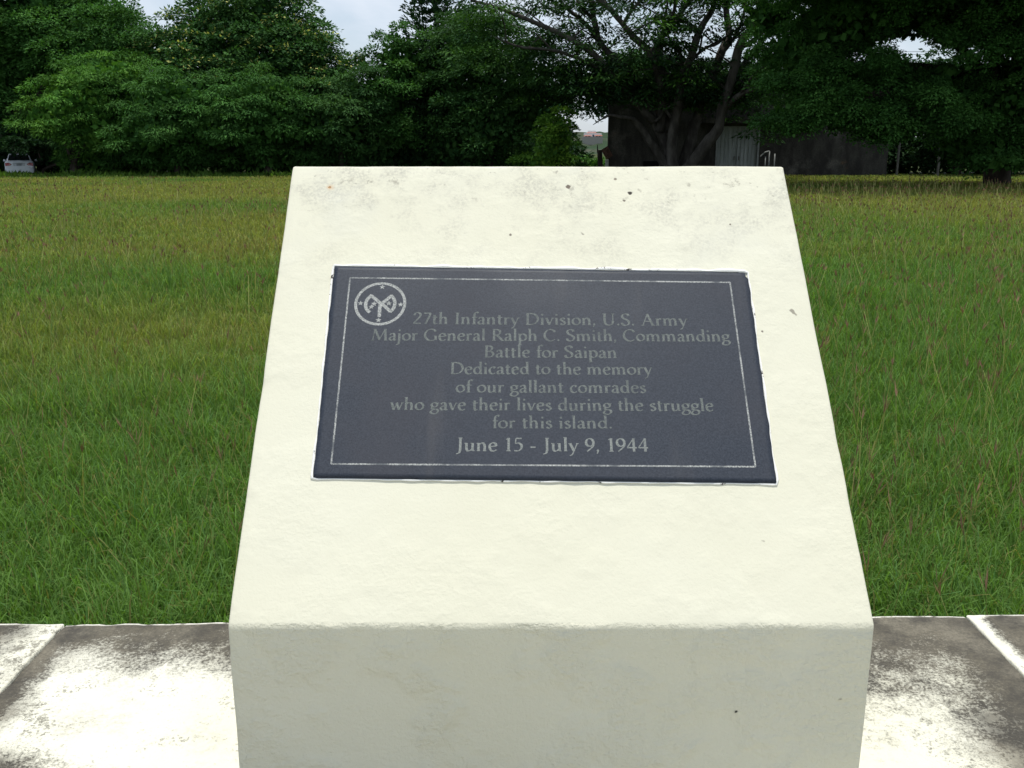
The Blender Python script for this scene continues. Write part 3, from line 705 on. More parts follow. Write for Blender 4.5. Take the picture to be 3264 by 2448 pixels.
SH = [('bright feathery shrub under the tall tree beside the parked car', 230, 55, [lob(250,330,160,85,54), lob(170,390,110,75,53.5), lob(360,250,150,75,55.5), lob(330,420,120,80,54), lob(300,510,120,40,56.5)], 'fresh', 2),
      ('wide green shrub mound in the middle of the left wood edge', 560, 55, [lob(560,330,200,90,54.5), lob(500,420,160,85,53.5), lob(670,410,160,85,54), lob(560,505,230,48,56.2)], 'mid', 3),
      ('dark creeper covered shrub mound left of the memorial marker', 850, 55.5, [lob(840,310,180,85,55), lob(800,400,170,90,54.5), lob(930,400,150,90,55), lob(860,505,210,48,56.7)], 'mid', 4),
      ('deep green shrub mound just behind the marker, below the sky gap', 1080, 56, [lob(1070,390,150,110,55.5), lob(1150,330,110,95,56), lob(1010,500,150,52,56.7), lob(1170,480,140,60,56.7)], 'deep', 5),
      ('low dark thicket beside the parked car', 130, 58.5, [lob(215,500,70,60,60), lob(300,500,110,60,57), lob(90,400,130,40,61)], 'deep', 6)]
for lab, px, Y, lobs, pal, sdv in SH:
    tree('leafy_shrub', lab, 'shrub', (gx(px,Y),Y), lobs, density=1.9, per=110, ls=(0.16,0.34), asp=0.34, pal=pal, clump=(0.45,0.9), flat=0.5, droop=0.5, group=SG)
tree('pointed_tree', 'light green tree with a pointed top at the right of the sky gap', 'tree', (gx(1250,58),58),
     [lob(1255,190,75,70,57.5), lob(1256,125,32,48,57.5), lob(1240,290,110,100,57), lob(1330,240,80,90,58), lob(1270,420,130,90,57)],
     density=1.7, per=100, ls=(0.18,0.32), pal='mid', clump=(0.4,0.85), group=TG)
# conifer with upturned branch tips
def conifer(base_px, Y, top_row, label):
    b = Vector((gx(base_px,Y), Y, 0)); H = at(base_px, top_row, Y).z
    root = empty('conifer_tree', b, label, 'conifer', TG)
    mb = MB(); mb.tube([(b.x,b.y,-0.1),(b.x+0.1,b.y,H*0.5),(b.x,b.y,H)], [0.30,0.2,0.04], 8, True, 0.2); mb.build('trunk', M_DARKBARK, root, b, smooth=True)
    P, A, Sd, Ln, Wd, Cc = [], [], [], [], [], []
    z = H*0.16
    while z < H-0.3:
        Lb = (0.6+3.1*(1-z/H)**0.7)*random.uniform(0.8,1.15); nb = random.randint(5,7); a0 = random.uniform(0,6)
        for k in range(nb):
            a = a0+k*6.283/nb+random.uniform(-.25,.25); l = Lb*random.uniform(0.7,1.15); dirv = np.array([math.cos(a), math.sin(a), 0.0])
            m = int(62*l); t = RNG.random(m)**0.8
            pos = np.array([b.x,b.y,z])+dirv*(t*l)[:,None]; pos[:,2] += -0.25*l*t*(1-t)*2+0.28*l*t**2.6
            off = unit(m)*0.17*(0.6+0.7*t)[:,None]; pos = pos+off
            ax = nrm(dirv*0.7+unit(m)*0.7+np.array([0,0,0.45])); P.append(pos); A.append(ax); Sd.append(nrm(np.cross(ax,unit(m))))
            ll = RNG.uniform(0.16,0.34,m); Ln.append(ll); Wd.append(ll*0.42); Cc.append(np.array(PAL['dark'])[RNG.integers(0,3,m)]*RNG.uniform(0.7,1.2,m)[:,None])
        z += random.uniform(0.42,0.62)
    leaf_mesh('needles', *[np.concatenate(q) for q in (P,A,Sd,Ln,Wd,Cc)], root, b)
def creeper():  # foliage added in front of the car roof to stand in for shade
    arr = crown_arrays([lob(62,482,52,13,55.6,0.5), lob(20,455,60,22,56,0.7), lob(105,455,60,22,56,0.7), lob(70,425,90,25,57,0.8), lob(130,490,24,30,56.5,0.5)], density=5.0, per=60, ls=(0.12,0.24), asp=0.5, pal='dark', clump=(0.22,0.40), flat=0.6, inner=0.3)
    b = at(62,440,56)
    tag(leaf_mesh('roof_shade_creeper', *arr, None, tuple(b)), 'added dark creeper that stands in for shade on the roof of the parked car', 'creeper')
creeper()
conifer(1395, 60.5, -190, 'dark narrow conifer rising beside the sky gap')
tree('dense_tree', 'dense dark green tree in the middle, behind the top of the marker', 'tree', (gx(1560,57),57),
     [lob(1520,190,160,130,56.5), lob(1640,270,170,120,55.5), lob(1480,330,130,120,57), lob(1580,400,170,110,55), lob(1440,460,130,90,57), lob(1700,350,130,90,54.5), lob(1560,510,190,45,58), lob(1770,300,90,60,54)],
     density=1.5, per=95, ls=(0.18,0.36), asp=0.4, pal='deep', clump=(0.5,1.05), group=TG)
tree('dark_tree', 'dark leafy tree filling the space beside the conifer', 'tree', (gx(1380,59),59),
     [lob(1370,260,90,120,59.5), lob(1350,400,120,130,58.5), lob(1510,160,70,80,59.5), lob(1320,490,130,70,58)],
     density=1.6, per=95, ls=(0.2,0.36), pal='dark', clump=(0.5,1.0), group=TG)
tree('yellow_green_bush', 'yellow-green bush beside the distant view of the hill', 'bush', (gx(1770,47),47),
     [lob(1770,440,72,60,47), lob(1745,505,80,42,47), lob(1795,475,45,50,47), lob(1785,395,50,35,47)],
     density=2.2, per=110, ls=(0.14,0.27), pal='yellow', clump=(0.3,0.6))
tree('field_bush', 'small green bush below the hill, left of the old bunker', 'bush', (gx(1885,74),74),
     [lob(1880,528,45,26,74), lob(1905,520,28,22,74), lob(1845,530,40,22,74)], density=2.2, per=90, ls=(0.18,0.34), pal='fresh', clump=(0.35,0.7))
# a solid wood behind, too deep to tell trunks apart
def woods():
    lobes = []
    for x in np.arange(-74, 3.0, 2.6): lobes.append(((x, 69+random.uniform(-1.5,3), random.uniform(1.5,2.4)), (2.6,2.2,2.6)))
    for x in np.arange(-72, -11, 3.4): lobes.append(((x, 70+random.uniform(-1,3), random.uniform(4.2,5.6)), (3.2,2.5,2.8)))
    for x in np.arange(25, 56, 2.6): lobes.append(((x, 66+random.uniform(-1.5,3), random.uniform(1.5,2.4)), (2.6,2.2,2.6)))
    for x in np.arange(6.5, 24, 2.0): lobes.append(((x, 69+random.uniform(-1,2), random.uniform(5.0,6.2)), (2.4,2.0,2.2)))
    for x in np.arange(23, 56, 3.2): lobes.append(((x, 67+random.uniform(-1,3), random.uniform(4.2,5.2)), (3.2,2.5,2.6)))
    for x in np.arange(-74, 4.0, 1.7): lobes.append(((x, 64.5+random.uniform(-1,1), 0.7), (1.5,1.3,1.3))); lobes.append(((x+0.8, 67.5, 0.8), (1.6,1.3,1.6)))
    for x in np.arange(21.5, 56, 1.7): lobes.append(((x, 61.5+random.uniform(-1,1), 0.7), (1.5,1.3,1.3)))
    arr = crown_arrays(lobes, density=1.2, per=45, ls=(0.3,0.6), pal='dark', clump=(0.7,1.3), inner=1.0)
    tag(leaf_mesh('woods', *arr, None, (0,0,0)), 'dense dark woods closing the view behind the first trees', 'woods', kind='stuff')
woods()

# ------------------------------------------------------------------ old concrete bunker
def concrete_dark():
    q = NM('blackened_concrete'); x, y, z = q.sep()
    n = q.noise(0.7, 6, 0.65); st = q.noise(2.2, 6, 0.65, stretch=(0.8,0.8,0.30)); f = q.noise(14, 5, 0.7)
    c = q.mix(q.mr(st,0.35,0.68), (0.042,0.038,0.034), (0.095,0.088,0.076))
    c = q.mix(q.mr(n,0.52,0.72), c, (0.16,0.148,0.126))
    c = q.mix(q.math('MULTIPLY', q.mr(q.noise(0.9,4,0.6,off=(4,0,1)),0.62,0.72), 0.55), c, (0.21,0.12,0.07))
    c = q.mix(q.mr(f,0.40,0.62), q.mix(0.5,c,(0.03,0.028,0.026)), c)
    return q.done(c, 0.95, q.bump(f, 0.6, 0.04), 0.1)
def bunker():
    Y0 = 55.0; b = Vector((at(2400,500,Y0).x, Y0, 0)); x0 = at(1940,500,Y0).x; x1 = at(2830,500,Y0).x
    m = concrete_dark(); root = empty('old_bunker', b, 'blackened old concrete bunker with a pale metal double door, behind the spreading tree', 'bunker')
    dx0, dx1 = at(2280,500,Y0).x, at(2418,500,Y0).x; dz = at(2350,402,Y0).z; zt = at(2000,262,Y0).z
    w = MB(); k8 = (Y0+8)/Y0; xs_ = x0*k8+0.15
    def slant(mb, xa, xb, ya, yb, xc, za, zb): mb.add([(xa,ya,za),(xb,ya,za),(xb,yb,za),(xc,yb,za),(xa,ya,zb),(xb,ya,zb),(xb,yb,zb),(xc,yb,zb)],[(0,3,2,1),(4,5,6,7),(0,1,5,4),(1,2,6,5),(2,3,7,6),(3,0,4,7)])
    slant(w, x0,dx0,Y0,Y0+8,xs_,-0.2,zt); w.box(dx1,x1,Y0,Y0+8,-0.2,zt); w.box(dx0,dx1,Y0,Y0+8,dz,zt); w.box(dx0,dx1,Y0+0.6,Y0+8,-0.2,dz)
    w.build('wall', m, root, b)
    r = MB(); slant(r, x0-0.15,x1+0.4,Y0-0.5,Y0+8.4,xs_,zt+0.002,zt+0.38); r.build('roof', m, root, b, bevel=0.02)
    r = MB(); r.box(dx0-1.0,dx1+3.2,Y0-0.9,Y0-0.003,dz+0.12,dz+0.40); r.build('door_canopy', m, root, b, bevel=0.02)
    r = MB(); r.box(x0-0.07,x0-0.004,Y0-0.12,Y0+0.1,-0.2,zt-0.01); r.build('corner_pilaster', m, root, b)
    q = NM('pale_weathered_door'); st = q.noise(2.5, 6, 0.7, stretch=(2.5,1,0.3)); c = q.mix(q.mr(st,0.4,0.7), (0.30,0.32,0.31), (0.46,0.48,0.47))
    c = q.mix(q.mr(q.noise(5,6,0.75,stretch=(4,1,0.8)),0.58,0.70), c, (0.12,0.11,0.10)); md = q.done(c, 0.7, None, 0.3)
    mid = (dx0+dx1)/2
    for a, c2 in ((dx0+0.12, mid-0.012), (mid+0.012, dx1-0.12)):
        d = MB(); d.box(a,c2,Y0+0.10,Y0+0.16,0.04,dz-0.05); n = 5
        for k in range(n+1):
            xx = a+(c2-a)*k/n; d.box(max(a,xx-0.03),min(c2,xx+0.03),Y0+0.075,Y0+0.0985,0.06,dz-0.08)
        dd = d.build('door', md, root, b)
        h = MB(); hx = c2-0.14 if a < mid-0.2 else a+0.10; h.tube([(hx,Y0+0.03,1.0),(hx,Y0+0.03,1.22)],0.02,6); h.build('handle', simple('rusted_iron',(0.07,0.045,0.03),0.9), dd, b)
    fr = MB(); fr.box(dx0+0.002,dx0+0.10,Y0-0.04,Y0+0.2,-0.02,dz-0.003); fr.box(dx1-0.10,dx1-0.002,Y0-0.04,Y0+0.2,-0.02,dz-0.003); fr.box(dx0+0.102,dx1-0.102,Y0-0.03,Y0+0.2,dz-0.045,dz-0.004)
    fr.build('door_frame', simple('pale_grey_steel',(0.30,0.31,0.30),0.6), root, b)
    # flat panel low on the wall; its black stands for the shade inside a vent
    v = MB(); p = at(2075,530,Y0); v.box(p.x-0.45,p.x+0.45,Y0-0.03,Y0-0.004,0.35,0.95); v.build('vent', simple('vent_shade_black',(0.012,0.012,0.012),1.0,0.0), root, b)
bunker()
def pipe_rail():
    Y = 53.6; root = empty('pipe_railing', (at(2455,500,Y).x,Y,0), 'bent grey pipe railing beside the pale bunker door', 'railing'); b = root.location
    m = simple('galvanised_pipe',(0.24,0.25,0.24),0.6,0.3,0.2)
    for px, row in ((2440,498),(2453,482),(2470,490)):
        t = MB(); p = at(px,row,Y); t.tube([(p.x,Y,-0.1),(p.x,Y,p.z)],0.035,8); t.build('post', m, root, b, smooth=True)
    t = MB(); t.tube(spline([at(2423,500,Y),at(2431,492,Y),at(2440,485,Y),at(2453,482,Y)],4),0.035,8); t.build('rail', m, root, b, smooth=True)
pipe_rail()
MP = simple('pale_timber_post',(0.10,0.095,0.085),0.8)
for px, Y, hh, lab in ((2228,53.2,1.3,'thin pale post by the trunk of the spreading tree'), (2994,52.5,1.75,'pale post standing in deep shade under the trees, right of the bunker'),
                       (2863,53.5,2.3,'slim grey post at the end of the bunker wall')):
    t = MB(); x = gx(px,Y); t.box(x-0.055,x+0.055,Y-0.055,Y+0.055,-0.1,hh); t.box(x-0.07,x+0.07,Y-0.07,Y+0.07,hh+0.001,hh+0.05)
    tag(t.build('fence_post', MP, None, (x,Y,0), bevel=0.008), lab, 'post', 'posts near the bunker')
t = MB(); Y = 53.0; p0, p1 = at(1917,545,Y), at(1911,478,Y); t.tube([(p0.x,Y,-0.1),((p0.x+p1.x)/2-0.03,Y,p1.z*0.5),(p1.x,Y,p1.z)],[0.17,0.16,0.15],7,True,0.5)
t.tube([(p1.x-0.10,Y,p1.z-0.15),(p1.x-0.12,Y,p1.z+0.28)],[0.05,0.02],5)
tag(t.build('broken_timber_post', M_DARKBARK, None, (p0.x,Y,0)), 'dark broken wooden post standing left of the bunker corner', 'post')
def rusty_sheet():
    Y = 53.6; c = at(1935,487,Y); root = Vector((c.x,Y,0)); V = []; n, m = 14, 6
    ax = (at(1944,505,Y)-at(1925,472,Y)).normalized(); up = Vector((0,1,0)).cross(ax); ln, wd = 0.62, 0.42
    for i in range(n+1):
        for j in range(m+1):
            p = c+ax*(j/m-0.5)*ln+up*(i/n-0.5)*wd+Vector((0,1,0))*(0.025*math.sin(i*2.2)+0.06*(j/m)); V.append(p)
    k = len(V); V += [p+Vector((0,0.004,0)) for p in V]; fs = []
    for i in range(n):
        for j in range(m):
            a = i*(m+1)+j; fs += [(a,a+1,a+m+2,a+m+1), (k+a,k+a+m+1,k+a+m+2,k+a+1)]
    s = MB(); s.add(V, fs)
    tag(s.build('corrugated_sheet', simple('rusted_corrugated_iron',(0.15,0.085,0.062),0.85,0.2,0.0,0.45,5), None, root, smooth=True), 'tilted rusty corrugated sheet leaning at the bunker corner', 'metal sheet')
    x = gx(1935,53.9); t = MB(); t.box(x-0.11,x+0.11,53.8,54.0,-0.05,0.62); t.box(x-0.09,x+0.09,53.82,53.98,0.622,1.05)
    tag(t.build('concrete_post', simple('pale_concrete',(0.50,0.49,0.46),0.9), None, (x,53.9,0), bevel=0.01), 'short pale concrete post at the foot of the bunker corner', 'post')
rusty_sheet()

# ------------------------------------------------------------------ spreading flame tree in front of the bunker
def flame_tree():
    Y0 = 48.0; b = Vector((at(2150,545,Y0).x, Y0, 0))
    root = empty('spreading_tree', b, 'wide spreading tree with many bare forking limbs in front of the bunker', 'tree')
    limbs = [  # (points px,row ; depth at start, depth at end ; radius start, end)
     ([(2136,560),(2104,498),(2062,436),(2028,391),(2006,377),(1975,374),(1945,368),(1918,380),(1890,398)], 0.0,-2.5, .30,.012),
     ([(2140,545),(2124,464),(2087,386),(2070,332),(2040,270),(1985,205),(1916,140),(1888,28),(1880,-50)], 0.3,1.5, .30,.12),
     ([(2146,555),(2141,459),(2155,380),(2163,324),(2177,238),(2197,196),(2225,112),(2244,70),(2272,28),(2300,-50)], -0.3,-1.0, .32,.12),
     ([(2170,555),(2188,492),(2216,394),(2239,338),(2281,210),(2306,154),(2323,112),(2317,56),(2312,0),(2300,-60)], 0.4,2.0, .34,.13),
     ([(2180,560),(2202,526),(2253,459),(2289,408),(2300,352),(2328,268),(2356,151),(2393,93),(2418,42),(2440,0),(2470,-60)], -0.5,-2.5, .36,.13),
     ([(2289,390),(2310,350),(2356,304),(2412,282),(2480,270)], -0.6,-3.0, .20,.08),
     ([(2104,420),(2110,330),(2098,240),(2076,174),(2020,118),(1986,78),(1950,34),(1914,0),(1880,-50)], 0.3,-2.0, .24,.10),
     ([(2125,420),(2118,300),(2104,196),(2110,118),(2149,73),(2174,36),(2197,0),(2220,-50)], 0.6,3.0, .22,.10),
     ([(2209,185),(2222,174),(2253,151),(2286,140),(2312,118)], -0.6,-0.2, .10,.05),
     ([(2180,220),(2170,175),(2160,160),(2132,120),(2120,60),(2130,0)], -0.2,-1.0, .10,.05),
     ([(2087,386),(1990,290),(1895,175),(1800,115),(1696,68),(1600,30),(1500,0)], 0.1,-1.0, .22,.06),
     ([(2030,300),(1965,210),(1925,149),(1860,70),(1800,20),(1770,-30)], 0.8,2.0, .16,.07),
     ([(1945,235),(1850,190),(1760,160),(1660,150),(1580,120)], 0.5,-2.0, .12,.04),
     ([(2155,400),(2120,350),(2105,372),(2088,388)], -0.3,-0.3, .09,.07),
     ([(2356,151),(2400,130),(2470,60),(2540,0),(2590,-40)], -1.5,-3.0, .14,.06),
     ([(2330,250),(2400,170),(2450,100),(2490,40),(2520,-30)], 0.5,3.0, .18,.07),
     ([(1986,78),(2010,40),(2040,0),(2060,-50)], -1.4,-2.0,.10,.06),
     ([(1888,60),(1850,20),(1830,-30)], 1.4,1.0,.10,.06),
     ([(2076,174),(2120,90),(2150,30),(2150,-40)], -0.4,-2.0,.12,.06),
     ([(2300,170),(2340,120),(2370,50),(2380,-40)], 1.4,3.0,.12,.06),
    ]
    mb = MB(); tips = []
    for pts, d0, d1, r0, r1 in limbs:
        n = len(pts); P3 = [at(x, y, Y0+d0+(d1-d0)*i/(n-1)) for i, (x, y) in enumerate(pts)]
        P3 = spline(P3, 4); m = len(P3); mb.tube(P3, [r0+(r1-r0)*(i/(m-1))**0.7 for i in range(m)], 8, True, 0.3)
        # secondary twigs
        for i in range(m//3, m, 3):
            s = P3[i]; a = random.uniform(0,6.28); l = random.uniform(1.2,3.0)
            e = s+Vector((math.cos(a)*l, math.sin(a)*l, random.uniform(0.3,1.4)))
            if e.z < 4.5: continue
            r = 0.06*(1-i/m)+0.022; md = s.lerp(e,0.5)+Vector((random.uniform(-.2,.2),0,0.25)); q = spline([s,md,e],4)
            mb.tube(q, [r*(1-0.7*k/(len(q)-1)) for k in range(len(q))], 5, True, 0); tips.append(e)
            for _ in range(2):
                s2 = q[random.randint(3,len(q)-1)]; a2 = a+random.uniform(-1.2,1.2); l2 = random.uniform(0.7,1.7); e2 = s2+Vector((math.cos(a2)*l2,math.sin(a2)*l2,random.uniform(0,0.7)))
                mb.tube([s2,s2.lerp(e2,0.5)+Vector((0,0,0.1)),e2],[0.022,0.016,0.008],4); tips.append(e2)
        tips.append(P3[-1])
    mb.build('trunk', M_BARK, root, b, smooth=True)
    # crown: flat sprays of fine leaves, thin enough for the sky to show
    P, A, Sd, Ln, Wd, Cc = [], [], [], [], [], []
    pals = np.array(PAL['dark']+PAL['deep'])
    cents = [np.array(t) for t in tips if t.z > 4.3]
    while len(cents) < 370:
        a = random.uniform(0,6.28); rr = 11.5*math.sqrt(random.random()); x, y = b.x+math.cos(a)*rr, b.y+math.sin(a)*rr*0.8
        cents.append(np.array([x, y+1.5, 11.2-0.030*rr*rr+random.uniform(-2.0,1.8)]))
    for (px, row, rx, ry, n) in ((1700,130,190,70,50),(1560,70,150,80,35),(1850,250,170,60,36),(2010,250,130,45,34),(2250,265,120,40,26),(2380,220,100,70,34),(2080,285,70,25,10),(1985,310,60,20,8),(2400,330,60,60,14),(1815,310,70,45,22),(2120,200,260,35,46),(1800,190,160,50,28),(2050,275,140,40,34),(2220,305,130,35,30),(2330,290,90,45,22)):
        for _ in range(n):
            q = at(px+random.gauss(0,0.5)*rx, row+random.gauss(0,0.5)*ry, Y0+random.uniform(-1.5,5)); cents.append(np.array(q))
    for c in cents:
        R0 = random.uniform(0.5,1.15); m = int(random.uniform(80,150)*R0); th = RNG.random(m)*6.283; r = np.sqrt(RNG.random(m))*R0
        p = c+np.stack([np.cos(th)*r, np.sin(th)*r, -0.25*r*r+RNG.normal(0,0.10,m)],1)
        ax = nrm(np.stack([np.cos(th),np.sin(th),-0.35+RNG.normal(0,0.25,m)],1)+unit(m)*0.4); sd_ = nrm(np.cross(ax, np.array([0,0,1.0])+unit(m)*0.45))
        l = RNG.uniform(0.16,0.34,m); P.append(p); A.append(ax); Sd.append(sd_); Ln.append(l); Wd.append(l*0.36)
        fresh = random.random() < 0.10
        Cc.append((np.array([0.05,0.125,0.02]) if fresh else pals[random.randrange(len(pals))])*RNG.uniform(0.7,1.3,m)[:,None])
    leaf_mesh('crown', *[np.concatenate(q) for q in (P,A,Sd,Ln,Wd,Cc)], root, b)
flame_tree()

# ------------------------------------------------------------------ dark trees on the right
def big_right():
    Y0 = 40.0; bx = gx(3190,Y0)
    lobs = [lob(2560,170,160,90,39.5,4), lob(2700,80,220,110,39,5), lob(2900,20,260,130,39.5,6), lob(3150,40,230,130,39,6), lob(3400,100,260,200,38,6), lob(2450,60,110,90,41),
            lob(2600,-110,300,110,38,6), lob(3000,-150,340,120,37.5,6.5), lob(3300,-150,300,120,37.5,6.5), lob(2720,0,200,70,37.5,3.5), lob(3050,-20,260,80,37,3.5), lob(3300,0,220,100,36.5,3.5),
            lob(2620,310,150,70,38.5,2.5), lob(2760,350,130,70,38.5,2.5), lob(2900,310,120,70,38.5,2.5), lob(2520,370,80,50,39,2),
            lob(3010,330,110,60,39,3), lob(3130,330,130,100,39,3.5), lob(3290,290,150,150,38,4), lob(3110,440,110,60,39.5,3), lob(3500,330,220,200,38), lob(3230,480,130,55,38.5,2.5), lob(3340,450,130,90,38,4), lob(3180,505,120,48,37.2,1.6), lob(2790,235,130,55,38.5,2.5), lob(2960,265,110,50,38.5,2.5), lob(3060,480,90,50,39,2)]
    for px_ in (2430,2620,2820,3020,3220,3420): lobs.append(lob(px_,-120,150,70,33.5,4.0))  # unseen crown lobes added above the view to shade the lawn
    rs = random.Random(41)
    for (px, row, sx_, sy_, n_) in ((2620,330,150,70,18),(2770,400,120,50,13),(2560,240,110,60,7),(2720,210,140,50,6),(3180,100,100,70,12),(3010,130,90,50,4),(2880,340,100,50,5),(2990,360,70,40,3),(2780,440,50,22,3),(2480,400,40,20,2),(3080,410,70,30,2)):
        for _ in range(n_):
            rr_ = rs.uniform(22,44); lobs.append(lob(px+rs.uniform(-1,1)*sx_, row+rs.uniform(-1,1)*sy_, rr_*1.25, rr_*0.8, rs.uniform(34.6,37.2) if rs.random() < 2 else rs.uniform(28.3,29.6)))
    trunk = [(spline([(bx,Y0,-0.2),(bx-0.2,Y0,2.2),(bx-0.4,Y0+0.3,4.5)],5),0.55,0.4)]
    for (px,row,Y) in ((2700,150,39),(2900,80,40),(3150,120,39),(2750,330,38),(3060,215,39),(3300,260,38),(2560,230,39),(2650,330,36),(2780,400,36),(3140,80,36),(2600,300,36)):
        e = at(px,row,Y); s = Vector((bx-0.3,Y0+0.2,random.uniform(2.4,4.2))); trunk.append((spline([s, s.lerp(e,0.45)+Vector((0,0,0.6)), e],6),0.30,0.05))
    tree('fig_tree', 'huge dark spreading tree at the right with sunlit leaf clusters over the lawn', 'tree', (bx,Y0), lobs, trunk, M_DARKBARK,
         density=1.35, per=115, ls=(0.11,0.19), asp=0.62, pal='mid', clump=(0.30,0.72), flat=0.6, inner=0.55, droop=0.4)
big_right()
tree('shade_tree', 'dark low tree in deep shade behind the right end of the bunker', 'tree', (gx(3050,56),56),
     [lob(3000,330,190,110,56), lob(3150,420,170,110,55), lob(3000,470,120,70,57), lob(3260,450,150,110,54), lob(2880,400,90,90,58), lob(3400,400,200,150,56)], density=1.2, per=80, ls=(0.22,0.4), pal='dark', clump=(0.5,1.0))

# ------------------------------------------------------------------ hill with a house, wires
def hill():
    xs = np.linspace(-700, 900, 320); ys = np.linspace(330, 1300, 130); X, Y = np.meshgrid(xs, ys)
    x0 = at(1895,430,700).x
    ridge = np.exp(-((Y-760)/130)**2)*(11.5*np.exp(-((X-x0)/240)**2)+5)
    Z = ridge + 3.2*(vnoise(X,Y,14)-0.5)*np.clip(ridge/8,0,1) + 2.2*(vnoise(X,Y,6)-0.5)*np.clip(ridge/8,0,1) - 0.7
    nx = len(xs); i = (np.arange(len(ys)-1)[:,None]*nx+np.arange(nx-1)[None,:]).ravel()
    q = NM('scrub_hillside'); a = q.noise(0.02,5,0.6); bn = q.noise(0.16,6,0.7)
    c = q.mix(q.mr(a,0.4,0.62),(0.034,0.060,0.030),(0.085,0.088,0.062)); c = q.mix(q.mr(bn,0.4,0.65),q.mix(0.5,c,(0.03,0.05,0.03)),c)
    tag(np_mesh('hill', np.stack([X.ravel(),Y.ravel(),Z.ravel()],1), [np.stack([i,i+1,i+1+nx,i+nx],1)], q.done(c,0.95,q.bump(bn,1.0,1.5),0.05), smooth=True), kind='structure')
hill()
def hill_house():
    Y = 640.0; c = at(1893,441,Y); k = Y/F; b = Vector((c.x, Y, c.z-1.0))
    root = empty('hillside_house', b, 'white two storey house with orange roofs on the distant hill', 'house')
    wm = simple('white_wall',(0.72,0.70,0.68),0.8,0.2,0,0.08,0.6); rm = simple('orange_tiles',(0.46,0.13,0.07),0.8,0.2,0,0.2,1.0); tm = simple('terrace_concrete',(0.27,0.26,0.23),0.9); gm = simple('dark_pane',(0.04,0.05,0.09),0.2,0.5)
    P = lambda px, row: at(px, row, Y)
    w = MB(); a, d = P(1864,436), P(1918,424); w.box(a.x,d.x,Y,Y+9,a.z-0.6,d.z+3.2*0+2.2-2.2); e, g = P(1876,426), P(1900,419.5); w.box(e.x,g.x,Y+2,Y+9,d.z+0.002,g.z+0.6); w.build('wall', wm, root, b)
    t = MB(); u = P(1858,442); v2 = P(1920,437); t.box(u.x,v2.x,Y-3,Y+10,u.z-4.0,v2.z+0.2)
    t.build('terrace', tm, root, b)
    def roof(px0, px1, row_e, row_r, y0, y1):
        p, q2 = P(px0,row_e), P(px1,row_e); zr = P(px0,row_r).z; r = MB(); ym = (y0+y1)/2; s = (q2.x-p.x)*0.12
        r.add([(p.x,y0,p.z),(q2.x,y0,p.z),(q2.x,y1,p.z),(p.x,y1,p.z),(p.x+s,ym,zr),(q2.x-s,ym,zr)],[(0,1,5,4),(1,2,5),(2,3,4,5),(3,0,4),(3,2,1,0)]); r.build('roof', rm, root, b)
    roof(1874,1902,423.5,418.5,Y+1,Y+10); roof(1863,1886,433.5,428.5,Y-1.5,Y+9); roof(1895,1920,433,427.5,Y-1.5,Y+9)
    for px, row in ((1868,437),(1878,437),(1891,432),(1892,437),(1902,437),(1911,437),(1882,426),(1893,426)):
        p = P(px,row); f = MB(); f.box(p.x-0.55,p.x+0.55,Y-0.06 if row>429 else Y+1.94,Y-0.004 if row>429 else Y+1.996,p.z-0.5,p.z+0.6); f.build('window', gm, root, b)
hill_house()
def pole(px, Y, zt, lab):
    x = gx(px,Y); root = empty('utility_pole', (x,Y,0), lab, 'pole', 'utility poles'); m = simple('grey_pole',(0.30,0.29,0.27),0.9)
    t = MB(); t.tube([(x,Y,-0.2),(x,Y,zt)],[0.17,0.11],10); t.build('mast', m, root, (x,Y,0), smooth=True)
    for z in (zt-0.3, zt-1.6):
        t = MB(); t.box(x-0.08,x+0.08,Y-1.0,Y+1.0,z,z+0.12); a = t.build('crossarm', m, root, (x,Y,0))
        for dy in (-0.9,0.9):
            s = MB(); s.tube([(x,Y+dy,z+0.121),(x,Y+dy,z+0.22),(x,Y+dy,z+0.30)],[0.05,0.06,0.03],8); s.build('insulator', simple('porcelain',(0.55,0.55,0.55),0.3,0.5), a, (x,Y,0))
    return x, zt
xa, za = pole(2030,80,10.6,'grey utility pole hidden among the limbs of the spreading tree'); xb, zb = pole(3036,80,9.4,'grey utility pole top in the small sky gap at the right')
mw = simple('black_cable',(0.02,0.02,0.02),0.6)
for k, (dy, dz, row) in enumerate(((-0.9,0.0,'highest'),(0.9,0.0,'second'),(-0.9,-1.3,'third'),(0.9,-1.3,'lowest'))):
    pts = []
    for i in range(17):
        t = i/16; pts.append((xa+(xb-xa)*t, 80+dy, (za+(zb-za)*t)+dz-0.02-1.0*4*t*(1-t)*0.55-0.12*k*math.sin(math.pi*t)))
    m_ = MB(); m_.tube(pts, 0.016, 5); tag(m_.build('power_cable', mw, None, pts[8]), 'thin black overhead cable behind the spreading tree, %s of four' % row, 'cable', 'overhead power cables')

